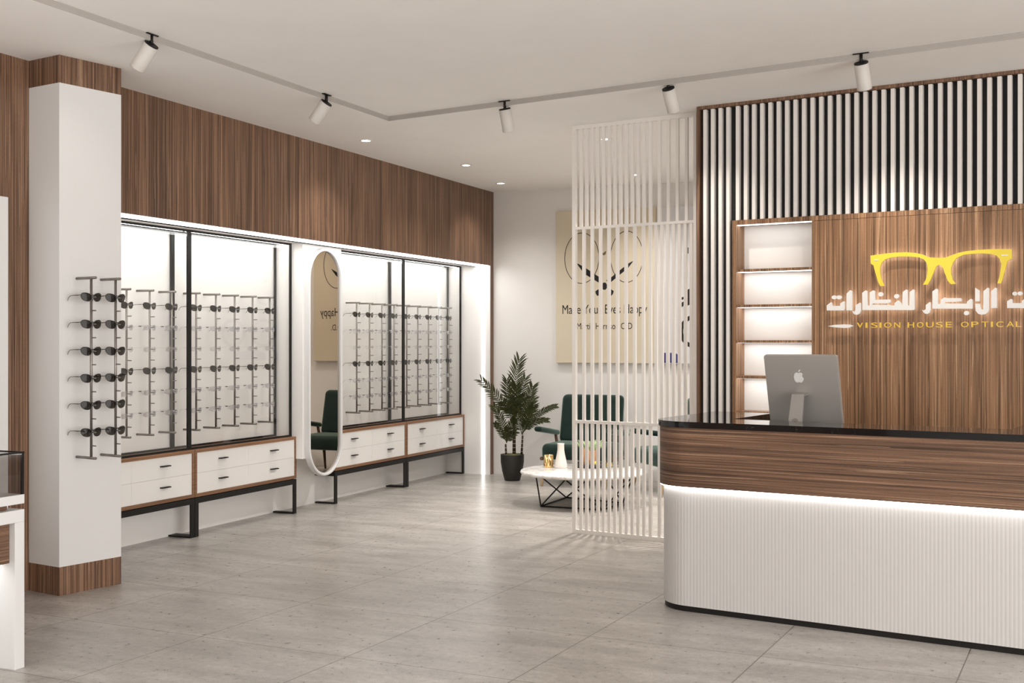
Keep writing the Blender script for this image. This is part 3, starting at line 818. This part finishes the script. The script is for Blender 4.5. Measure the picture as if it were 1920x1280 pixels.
va = [bm.verts.new((-w_, y, z)) for (y, z), w_ in zip(side, wd)]
vb = [bm.verts.new((w_, y, z)) for (y, z), w_ in zip(side, wd)]
for i in range(len(va)): bm.faces.new((va[i], vb[i], vb[(i + 1) % len(va)], va[(i + 1) % len(va)]))
for vv in (va, vb[::-1]):
    fc = bm.faces.new(vv); fc.normal_update(); bmesh.ops.triangulate(bm, faces=[fc])
M['silver2'] = metal('stand_silver_dimmed', (.34, .32, .30), .45, .5)  # body silver with shade put into its colour, offsetting light on the stand
st = obj('stand', bm, M['silver2'], tl)
bm = bmesh.new(); p0 = Vector((0, -.1865, .132)); nn = Vector((0, -.961, .277))
cyl(bm, p0 + nn * .0008, p0 + nn * .0018, .018, seg=24); obj('cable_hole', bm, M['rod'], st)
# fruit mark on the back: body with a bite, and a leaf
bm = bmesh.new()
ap = [(0, .020), (.006, .0235), (.013, .0225), (.0185, .0175), (.0155, .0125), (.0148, .0055), (.018, .0005), (.0215, -.0015), (.019, -.0095), (.0135, -.0175), (.008, -.0205), (.003, -.0185), (0, -.0178), (-.003, -.0185), (-.008, -.0205), (-.0135, -.0175), (-.019, -.0075), (-.0205, .004), (-.018, .0155), (-.013, .0222), (-.006, .0235)]
LG = lambda x, y: (x * 1.30 - .016, y * 1.30 + .283)
prism(bm, [LG(x, y) for x, y in ap], tilt, -.0015, .0005)
prism(bm, [LG(x, y) for x, y in [(0, .0255), (.0015, .0315), (.0055, .0355), (.0095, .0365), (.009, .0315), (.005, .0275)]], tilt, -.0015, .0005)
obj('logo', bm, M['chrome'], tl)

# ------------------------------------------------------------------ ceiling lamps
def downlight(x, y, label):
    t = thing('downlight', label, 'ceiling light', (x, y, CE), 0, 'small recessed downlights')
    bm = bmesh.new(); lathe(bm, [(.036, -.0004), (.052, -.0004), (.052, -.004), (.048, -.006), (.036, -.006), (.036, -.0004)], seg=28); obj('trim_ring', bm, M['whitematte'], t)
    bm = bmesh.new(); lathe(bm, [(0, -.004), (.0355, -.004), (.0355, -.0005), (0, -.0005)], seg=24); obj('lens', bm, M['lamp'], t)
downlight(-4.798, 8.338, 'round recessed downlight over the oval mirror, nearest of three by the wood wall')
downlight(-4.628, 9.851, 'round recessed downlight, middle of three by the wood wall')
downlight(-4.836, 11.115, 'round recessed downlight at the far wall corner above the palm')
downlight(-3.016, 9.011, 'round recessed downlight seen through the top of the slatted screen, nearer one')
downlight(-3.407, 11.048, 'round recessed downlight seen through the slatted screen, near the posters')

def spot(x, y, axis, label, power, blend=.6, size=70):
    t = thing('track_spotlight', label, 'spotlight', (x, y, TRAY), 0, 'white cylinder spotlights on the ceiling')
    a = Vector(axis).normalized()
    ang = math.atan2(axis[1], axis[0])
    bx('mount', (-.045, .045, -.012, .012, -.006, -.0004), M['black'], t).rotation_euler = (0, 0, ang + PI / 2)
    bm = bmesh.new(); cyl(bm, (0, 0, -.006), (0, 0, -.058), .0095, seg=12); obj('stem', bm, M['black'], t)
    c = Vector((0, 0, -.056))
    bm = bmesh.new(); cyl(bm, c - a * .004, c + a * .003, .0395, seg=32); obj('cap', bm, M['black'], t)
    bm = bmesh.new()
    u, w_ = frame_from(a)
    prof = [(.0385, .003), (.041, .004), (.041, .150), (.040, .153), (.034, .153), (.032, .140), (0, .139)]
    rings = []
    for r, s_ in prof:
        p = c + a * s_
        rings.append([bm.verts.new(p)] if r == 0 else [bm.verts.new(p + (u * math.cos(2 * PI * k / 32) + w_ * math.sin(2 * PI * k / 32)) * r) for k in range(32)])
    for ra, rb in zip(rings, rings[1:]):
        for k in range(32):
            if len(rb) == 1: f = bm.faces.new((ra[k], ra[(k + 1) % 32], rb[0]))
            else: f = bm.faces.new((ra[k], ra[(k + 1) % 32], rb[(k + 1) % 32], rb[k]))
            f.smooth = True
    obj('lamp_head', bm, M['headwhite'], t)
    ld = bpy.data.lights.new('spot_beam', 'SPOT'); ld.energy = power; ld.spot_size = R(size); ld.spot_blend = blend; ld.shadow_soft_size = .03
    ld.color = (1, .93, .84)
    lo = bpy.data.objects.new('spot_beam', ld); COL.objects.link(lo)
    lo.location = Vector((x, y, TRAY)) + c + a * .17
    lo.rotation_euler = a.to_track_quat('-Z', 'Y').to_euler()
ax_w = (.1736, .985)
spot(-4.259, 5.130, (-.10, .0, -.12), 'white cylinder spotlight above the white pillar', 14 * GAIN['spotw'], 1.0, 90)
spot(-4.229, 6.830, (-.10, .0, -.12), 'white cylinder spotlight above the glass case left of the mirror', 18 * GAIN['spotw'], 1.0, 90)
spot(-3.229, 7.490, (.047 * .1736, .047 * .985, -.139), 'white cylinder spotlight left of the slatted screen', 40 * GAIN['spots'], 1.0, 100)
spot(-2.028, 7.285, (.085 * .1736, .085 * .985, -.137), 'white cylinder spotlight between slatted screen and slat wall', 50 * GAIN['spots'], 1.0, 80)
spot(-.834, 7.041, (.074 * .1736, .074 * .985, -.143), 'white cylinder spotlight in front of the slat wall above the sign', 84 * GAIN['spots'], 1.0, 78)

# ------------------------------------------------------------------ posters
FY = YB - .001
def wfn(a, b, d): return (a, d, b)
t = thing('art_poster', 'cream poster reading Make Your Eyes Happy with two circles', 'poster', (-3.9385, FY, 1.197))
X0 = -3.9385; Z0 = 1.197
bx('canvas', (-.5395, .5395, -.040, 0, 0, 1.582), M['cream'], t, bev=.004)
bm = bmesh.new()
q = lambda x, z: (x - X0, z - Z0)
for cx_, rx, cz, rz in ((-4.192, .188, 2.284, .2615), (-3.706, .172, 2.285, .2615)):
    n = 64; th = .0035
    bm = bmesh.new()
    for ra in ((rx, rz),):
        op = [q(cx_ + (rx + th) * math.cos(2 * PI * i / n), cz + (rz + th) * math.sin(2 * PI * i / n)) for i in range(n)]
        ip = [q(cx_ + (rx - th) * math.cos(2 * PI * i / n), cz + (rz - th) * math.sin(2 * PI * i / n)) for i in range(n)]
        vo_ = [bm.verts.new((a, -.0408, b)) for a, b in op]; vi = [bm.verts.new((a, -.0408, b)) for a, b in ip]
        vo2 = [bm.verts.new((a, -.0401, b)) for a, b in op]; vi2 = [bm.verts.new((a, -.0401, b)) for a, b in ip]
        for i in range(n):
            j = (i + 1) % n
            bm.faces.new((vo_[i], vo_[j], vi[j], vi[i])); bm.faces.new((vo2[i], vo_[i], vo_[j], vo2[j])) ; bm.faces.new((vi[i], vi2[i], vi2[j], vi[j]))
    obj('ring', bm, M['ink'], t)
bm = bmesh.new()
def ink(pts): prism(bm, [q(x, z) for x, z in pts], wfn, -.0412, -.0401)
ink([(-4.255, 2.240), (-4.150, 2.182), (-4.002, 2.085), (-3.965, 2.050), (-3.990, 2.020), (-4.012, 2.030), (-4.165, 2.122)])
ink([(-3.630, 2.246), (-3.694, 2.212), (-3.880, 2.072), (-3.925, 2.050), (-3.900, 2.015), (-3.875, 2.028), (-3.688, 2.172)])
ink([(-3.970, 2.005), (-3.956, 2.026), (-3.932, 2.026), (-3.918, 2.005), (-3.918, 1.972), (-3.932, 1.952), (-3.956, 1.952), (-3.970, 1.972)])
ink([(-4.044, 1.938), (-4.012, 1.958), (-3.998, 1.950), (-3.998, 1.902), (-4.018, 1.888), (-4.036, 1.908)])
ink([(-3.844, 1.938), (-3.876, 1.958), (-3.890, 1.950), (-3.890, 1.902), (-3.870, 1.888), (-3.852, 1.908)])
obj('figure', bm, M['ink'], t)
bm = bmesh.new()
text_into(bm, 'Make Your Eyes Happy', *[v - X0 for v in (-4.405, -3.488)], 1.676 - Z0, 1.800 - Z0, wfn, -.0412, -.0401)
obj('lettering', bm, M['ink'], t)
bm = bmesh.new()
text_into(bm, 'Martin Harrison O.D.', *[v - X0 for v in (-4.243, -3.632)], 1.546 - Z0, 1.612 - Z0, wfn, -.0412, -.0401)
obj('lettering', bm, M['ink'], t)
bm = bmesh.new()
prism(bm, [q(x, z) for x, z in [(-3.972, 2.338), (-3.955, 2.330), (-3.940, 2.345), (-3.925, 2.350), (-3.930, 2.322), (-3.946, 2.306), (-3.962, 2.312)]], wfn, -.0412, -.0401)
obj('small_mark', bm, M['inkbrown'], t)
t = thing('art_poster', 'white poster with bold black shapes and a blue bar behind the screen', 'poster', (-2.795, FY, 1.197))
X0 = -2.795
bx('canvas', (-.5395, .5395, -.040, 0, 0, 1.582), M['posterw'], t, bev=.004)
n = 40
for cx_, rx, cz, rz, th in ((-2.985, .150, 1.520, .150, .020), (-2.56, .150, 1.520, .150, .020)):
    bm = bmesh.new()
    op = [q(cx_ + (rx + th) * math.cos(2 * PI * i / n), cz + (rz + th) * math.sin(2 * PI * i / n)) for i in range(n)]
    ip = [q(cx_ + (rx - th) * math.cos(2 * PI * i / n), cz + (rz - th) * math.sin(2 * PI * i / n)) for i in range(n)]
    va = [[bm.verts.new((a, d, b)) for a, b in pts] for pts, d in ((op, -.0401), (op, -.0412), (ip, -.0412), (ip, -.0401))]
    for ra, rb in zip(va, va[1:]):
        for i in range(n): bm.faces.new((ra[i], ra[(i + 1) % n], rb[(i + 1) % n], rb[i]))
    obj('ring', bm, M['ink'], t)
def inkb(x0, x1, z0, z1, sl=0):
    bm = bmesh.new(); prism(bm, [q(x0, z0), q(x1, z0 + sl), q(x1, z1 + sl), q(x0, z1)], wfn, -.0412, -.0401)
    obj('figure', bm, M['ink'], t)
inkb(-3.135, -3.105, 1.835, 1.860, .01); inkb(-3.140, -3.100, 1.755, 1.800, .03); inkb(-3.085, -3.045, 1.770, 1.930, .02); inkb(-3.030, -2.93, 1.83, 1.86, .03); inkb(-3.03, -2.90, 1.785, 1.80); inkb(-3.03, -2.86, 1.75, 1.765)
inkb(-3.03, -2.88, 2.385, 2.41); inkb(-3.02, -2.9, 2.335, 2.355); inkb(-3.03, -2.88, 2.285, 2.31); inkb(-3.04, -2.99, 2.10, 2.14); inkb(-3.205, -3.195, 2.10, 2.13); inkb(-3.07, -3.06, 2.30, 2.36)
bm = bmesh.new()
pts = [q(-3.328, 1.205), q(-3.328, 1.306)] + [q(-3.21 + .05 * math.sin(PI / 2 * i / 6) - .0, 1.256 + .05 * math.cos(PI / 2 * i / 6)) for i in range(7)] + [q(-3.16, 1.205)]
prism(bm, pts, wfn, -.0412, -.0401)
obj('blue_bar', bm, M['inkblue'], t)
bm = bmesh.new()
pts = [q(-3.03, 1.205), q(-3.02, 1.25), q(-2.98, 1.29), q(-2.93, 1.306), q(-2.6, 1.306), q(-2.6, 1.205)]
prism(bm, pts, wfn, -.0412, -.0401)
obj('blue_bar', bm, M['inkblue'], t)

# ------------------------------------------------------------------ armchairs (local: -y front)
def cushion(bm, x0, x1, y0, y1, z0, z1, r, fn=None):
    b2 = bmesh.new(); box(b2, x0, x1, y0, y1, z0, z1)
    bmesh.ops.bevel(b2, geom=b2.edges[:], offset=r, segments=4, affect='EDGES', profile=.5)
    if fn:
        for v in b2.verts: v.co = Vector(fn(v.co))
    for f in b2.faces: f.smooth = True
    merge(bm, b2)
def armchair(loc, rotz, label):
    t = thing('armchair', label, 'armchair', loc, rotz, 'green velvet armchairs')
    bm = bmesh.new(); cushion(bm, -.335, .335, -.30, .24, .262, .412, .045, lambda c: (c.x, c.y, c.z + (.018 * (1 - (c.x / .34) ** 2) if c.z > .33 else 0)))
    obj('seat', bm, M['velvet'], t)
    bm = bmesh.new()
    cushion(bm, -.330, .330, -.055, .055, .0, .50, .05, lambda c: (c.x * (1 - .05 * max(0, c.z - .3)), c.y + .215 + c.z * .20, .395 + c.z * .97))
    obj('backrest', bm, M['velvet'], t)
    for s in (-1, 1):
        bm = bmesh.new()
        cushion(bm, -.04, .04, -.30, .24, -.026, .026, .024, lambda c: (c.x + s * .372, c.y - .0, .562 + c.z - .07 * (c.y + .30) / .54))
        ar = obj('armrest', bm, M['velvet'], t)
        bm = bmesh.new()
        tube(bm, [(s * .372, .20, .49), (s * .360, .22, .36), (s * .345, .24, .26)], .016, 8)
        tube(bm, [(s * .345, -.26, .268), (s * .345, .25, .255)], .018, 8)
        obj('side_frame', bm, M['legwood'], t)
        for yy, dy in ((-.24, -.055), (.22, .075)):
            bm = bmesh.new(); cyl(bm, (s * .330, yy + dy, 0), (s * .305, yy, .265), .011, .019, seg=12)
            obj('leg', bm, M['brass'] if yy < 0 else M['legwood'], t)
    return t
armchair((-4.003, 11.255, 0), 0, 'green velvet armchair beside the potted palm below the cream poster')
armchair((-3.00, 11.02, 0), R(-50), 'green velvet armchair turned sideways behind the screen, mostly hidden by the counter')

# ------------------------------------------------------------------ coffee table and things on it
TX, TY = -3.51, 9.87
t = thing('coffee_table', 'low round white marble coffee table on black wire legs', 'coffee table', (TX, TY, 0), 0)
bm = bmesh.new(); lathe(bm, [(0, .266), (.515, .266), (.545, .276), (.550, .284), (.545, .297), (.540, .300), (0, .300)], seg=72); obj('tabletop', bm, M['marblew'], t)
lo = [(-.285, -.285), (.275, -.300), (.300, .185), (-.285, .340)]
up = [(-.45, .0), (0, -.45), (.45, .0), (0, .45)]
bm = bmesh.new()
for i in range(4):
    a, b = lo[i], lo[(i + 1) % 4]
    tube(bm, [(a[0], a[1], .007), (b[0], b[1], .007)], .0065, 8)
    for k in (i, (i + 1) % 4): tube(bm, [(a[0], a[1], .007), (up[k][0], up[k][1], .264)], .0065, 8)
    c_, d_ = up[i], up[(i + 1) % 4]
    tube(bm, [(c_[0], c_[1], .260), (d_[0], d_[1], .260)], .0055, 8)
obj('wire_base', bm, M['black'], t)
TZ = .3005
t = thing('gold_cup', 'small shiny gold cup on the marble coffee table', 'cup', (-3.879, 9.985, TZ))
bm = bmesh.new(); lathe(bm, [(0, 0), (.043, 0), (.0435, .004), (.0435, .108), (.040, .108), (.040, .008), (0, .008)], seg=40); obj('body', bm, M['gold'], t)
t = thing('ceramic_vase', 'tall flared off-white ceramic vase on the marble coffee table', 'vase', (-3.765, 9.992, TZ))
bm = bmesh.new(); lathe(bm, [(0, 0), (.058, 0), (.060, .004), (.055, .035), (.045, .080), (.036, .120), (.0305, .155), (.030, .205), (.033, .214), (.029, .214), (.026, .20), (.026, .15), (0, .1)], seg=40); obj('body', bm, M['ceramic'], t)
t = thing('serving_tray', 'low round black tray holding the succulent pot on the coffee table', 'tray', (-3.535, 10.135, TZ))
bm = bmesh.new(); lathe(bm, [(0, 0), (.135, 0), (.140, .004), (.146, .036), (.142, .036), (.136, .008), (0, .008)], seg=48); obj('dish', bm, M['potb'], t)
t = thing('potted_succulent', 'terracotta pot of pale green succulents on the black tray', 'potted plant', (-3.550, 10.150, TZ + .0085))
bm = bmesh.new(); lathe(bm, [(0, 0), (.066, 0), (.076, .02), (.080, .150), (.080, .156), (.073, .156), (.070, .135), (0, .135)], seg=40); obj('pot', bm, M['terra'], t)
bm = bmesh.new()
for i in range(46):
    a = rnd.random() * 2 * PI; r = math.sqrt(rnd.random()) * .072
    c = Vector((r * math.cos(a), r * math.sin(a), .138)); h = .045 + .045 * rnd.random()
    lean = Vector((math.cos(a) * r * .9 + rnd.uniform(-.02, .02), math.sin(a) * r * .9 + rnd.uniform(-.02, .02), h))
    tube(bm, [c, c + lean * .5, c + lean], .008, 6, False, [.006, .010, .002])
obj('foliage', bm, M['succ'], t)
for i, (x, y, lb) in enumerate(((-3.462, 10.075, 'small yellow ball on the black tray beside the succulent pot'), (-3.360, 10.130, 'small yellow ball on the table between tray and glass vase'))):
    bm = bmesh.new(); lathe(bm, [(0, 0)] + [(.026 * math.sin(PI * k / 10), .026 - .026 * math.cos(PI * k / 10)) for k in range(1, 10)] + [(0, .052)], seg=20)
    tag(obj('yellow_ball', bm, M['yellow'], loc=(x, y, TZ + (.0085 if i == 0 else 0))), lb, 'ball')
t = thing('glass_vase', 'clear cylindrical glass vase at the right of the coffee table', 'vase', (-3.315, 10.225, TZ))
bm = bmesh.new(); lathe(bm, [(0, .0), (.074, .0), (.075, .003), (.075, .325), (.0775, .330), (.072, .330), (.072, .010), (0, .010)], seg=40); obj('body', bm, M['glassvase'], t)

# ------------------------------------------------------------------ potted palm
PX, PY = -4.788, 11.30
t = thing('potted_palm', 'tall potted palm with three ringed stems in a black pot', 'potted plant', (PX, PY, 0))
bm = bmesh.new(); lathe(bm, [(0, 0), (.072, 0), (.080, .006), (.105, .10), (.119, .19), (.121, .262), (.120, .268), (.112, .268), (.111, .245), (0, .240)], seg=48); obj('pot', bm, M['potb'], t)
bm = bmesh.new(); lathe(bm, [(.110, .238), (.095, .262), (.05, .272), (0, .276)], seg=30)
for v in bm.verts: v.co.z += rnd.uniform(-.006, .006)
obj('moss', bm, M['moss'], t)
RV = Vector((math.cos(TH), math.sin(TH), 0)); FV = Vector((-math.sin(TH), math.cos(TH), 0))
PXM = 12.27 / 2250.
def pp_(px, py, dep=0.0):   # offset from the pot axis: across, up, and away
    return RV * ((px - 960.0) * PXM) + Vector((0, 0, 1.42 + (640 - py) * PXM)) + FV * dep
for px, ytop, r, dep, lean in ((963.5, 786, .016, 0, 0), (977.5, 815, .0105, .02, 2), (948.5, 832, .0100, -.02, -1)):
    bm = bmesh.new(); tube(bm, [pp_(px, 852, dep), pp_(px + lean * .5, (852 + ytop) / 2, dep), pp_(px + lean, ytop, dep)], r, 12, False, [r * 1.15, r, r * .9])
    obj('stem', bm, M['stem'], t)
def frond(p0, p1, p2, nl, ll, w=.0135, roll=None, spread=62):
    bm = bmesh.new()
    p0, p1, p2 = Vector(p0), Vector(p1), Vector(p2)
    bez = lambda s: p0 * (1 - s) ** 2 + p1 * 2 * s * (1 - s) + p2 * s * s
    tan = lambda s: ((p1 - p0) * (1 - s) + (p2 - p1) * s).normalized()
    pts = [bez(i / 14) for i in range(15)]
    tube(bm, pts, .004, 6, False, [.0048 * (1 - .8 * i / 14) for i in range(15)])
    nl = int(nl * 1.1)
    for i in range(nl):
        s = .18 + .82 * i / (nl - 1)
        b = bez(s); tg = tan(s)
        n = roll if roll is not None else -FV
        side = tg.cross(n).normalized(); up_ = side.cross(tg).normalized()
        env = math.sin(PI * min(1, (.14 + .86 * (1 - s)) ** .75)) ** .6
        L = ll * (.42 + .58 * env) * rnd.uniform(.92, 1.05)
        for sd in (-1, 1):
            ang = R(spread * (1 - .55 * s) + rnd.uniform(-5, 5))
            d = (tg * math.cos(ang) + side * sd * math.sin(ang) + up_ * rnd.uniform(-.02, .22)).normalized()
            e = b + d * L - Vector((0, 0, L * .12))
            m1 = b + d * L * .35 + up_ * .004; m2 = b + d * L * .7 - Vector((0, 0, L * .03))
            q_ = d.cross(up_).normalized()
            def rowv(c, ww): return [bm.verts.new(c - q_ * ww), bm.verts.new(c - up_ * ww * .5), bm.verts.new(c + q_ * ww)]
            rows = [rowv(b, w * .25), rowv(m1, w * .55), rowv(m2, w * .42)]
            tip = bm.verts.new(e)
            for ra, rb in zip(rows, rows[1:]):
                bm.faces.new((ra[0], ra[1], rb[1], rb[0])); bm.faces.new((ra[1], ra[2], rb[2], rb[1]))
            bm.faces.new((rows[-1][0], rows[-1][1], tip)); bm.faces.new((rows[-1][1], rows[-1][2], tip))
    obj('frond', bm, M['leaf'], t, recalc=False)
# from the tall middle stem
frond(pp_(963, 790), pp_(958, 735, .02), pp_(973, 676, .05), 20, .150)
frond(pp_(962, 788), pp_(942, 752, -.02), pp_(904, 714, -.06), 17, .105)
frond(pp_(962, 788), pp_(952, 752, -.05), pp_(950, 714, -.10), 15, .125)
frond(pp_(964, 788), pp_(966, 752, -.10), pp_(968, 722, -.20), 16, .135)
frond(pp_(964, 790), pp_(972, 760, -.12), pp_(983, 742, -.24), 14, .125)
frond(pp_(962, 790), pp_(952, 765, -.12), pp_(944, 752, -.22), 14, .120)
frond(pp_(964, 788), pp_(970, 750, .08), pp_(984, 712, .16), 15, .12)
# from the right stem
frond(pp_(979, 812), pp_(986, 765, .02), pp_(998, 726, .05), 18, .125)
frond(pp_(979, 812), pp_(1003, 770, -.02), pp_(1040, 761, -.04), 17, .062)
frond(pp_(979, 812), pp_(1000, 785, -.05), pp_(1024, 786, -.09), 14, .058)
frond(pp_(979, 814), pp_(990, 785, -.06), pp_(999, 762, -.12), 15, .11)
frond(pp_(978, 814), pp_(972, 790, -.08), pp_(968, 768, -.16), 13, .095)
frond(pp_(979, 812), pp_(985, 780, .06), pp_(1000, 750, .12), 14, .10)
# from the small left stem
frond(pp_(949, 828), pp_(945, 790, -.02), pp_(926, 762, -.05), 15, .085)
frond(pp_(949, 828), pp_(955, 800, -.04), pp_(963, 786, -.08), 12, .085)
frond(pp_(949, 828), pp_(938, 806, -.05), pp_(929, 793, -.09), 11, .060)
frond(pp_(949, 830), pp_(950, 812, -.08), pp_(952, 800, -.16), 12, .085)
frond(pp_(949, 830), pp_(955, 816, -.05), pp_(966, 808, -.10), 10, .070)

# ------------------------------------------------------------------ lights
def area(name, loc, rot, sx, sy, power, color=(1, .96, .91)):
    ld = bpy.data.lights.new(name, 'AREA'); ld.shape = 'RECTANGLE'; ld.size = sx; ld.size_y = sy; ld.energy = power; ld.color = color
    o = bpy.data.objects.new(name, ld); COL.objects.link(o); o.location = loc; o.rotation_euler = rot
    return o
def down(x, y, z, power, size=130, blend=1.0, rad=.05, color=(1, .955, .90)):
    ld = bpy.data.lights.new('downlight_beam', 'SPOT'); ld.energy = power; ld.spot_size = R(size); ld.spot_blend = blend; ld.shadow_soft_size = rad; ld.color = color
    o = bpy.data.objects.new('downlight_beam', ld); COL.objects.link(o); o.location = (x, y, z)
for x, y in ((-4.798, 8.338), (-4.628, 9.851), (-4.836, 11.115)): down(x, y, CE - .02, 24 * GAIN['dl'], 120, 1.0)
for x, y, e in ((-3.016, 9.011, 40), (-3.407, 11.048, 14), (-1.6, 10.6, 45), (-1.2, 9.4, 60)): down(x, y, CE - .02, e * GAIN['dw'], 130, 1.0)  # last two beams added behind the slat wall, unseen and without fixtures
area('added_window_fill', (-.8, YF + .05, 1.6), (R(90), 0, 0), 7.4, 2.4, 90 * GAIN['win'], (1, .985, .97))  # added fill light at the unseen shop-front window
area('added_uplight_left', (-3.7, .2, .95), (R(180), 0, 0), 2.6, 4.5, 230 * GAIN['upl'], (1, .975, .945))  # added upward fill for the ceiling, no lit vitrine stands here
area('added_uplight_near', (-1.0, -1.6, .95), (R(180), 0, 0), 4.5, 3.5, 230 * GAIN['upc'], (1, .975, .945))  # second added upward fill, over open floor without a fixture
area('added_side_fill', (XR - .05, 1.5, 1.5), (R(90), 0, R(90)), 7.0, 2.4, 200 * GAIN['side'], (1, .985, .97))  # added side fill light, the right wall has no window
w = bpy.data.worlds.new('World'); SC.world = w; w.use_nodes = True
w.node_tree.nodes['Background'].inputs['Color'].default_value = (1, .985, .97, 1)
w.node_tree.nodes['Background'].inputs['Strength'].default_value = .6 * GAIN['world']

# ------------------------------------------------------------------ camera
cd = bpy.data.cameras.new('camera'); cam = bpy.data.objects.new('camera', cd); COL.objects.link(cam)
cd.sensor_width = 36; cd.lens = 2250 / 1920 * 36; cd.clip_start = .05
cam.location = (0, 0, 1.42); cam.rotation_euler = (R(90), 0, TH)
SC.camera = cam
vs = SC.view_settings; vs.view_transform = 'Standard'; vs.look = 'None'; vs.gamma = 1; vs.exposure = 0.08; vs.use_curve_mapping = False
SC.cycles.max_bounces = 10; SC.cycles.diffuse_bounces = 5; SC.cycles.glossy_bounces = 4; SC.cycles.transparent_max_bounces = 24; SC.cycles.transmission_bounces = 8
SC.cycles.caustics_reflective = False; SC.cycles.caustics_refractive = False; SC.cycles.sample_clamp_indirect = 6.0
SC.cycles.use_denoising = True
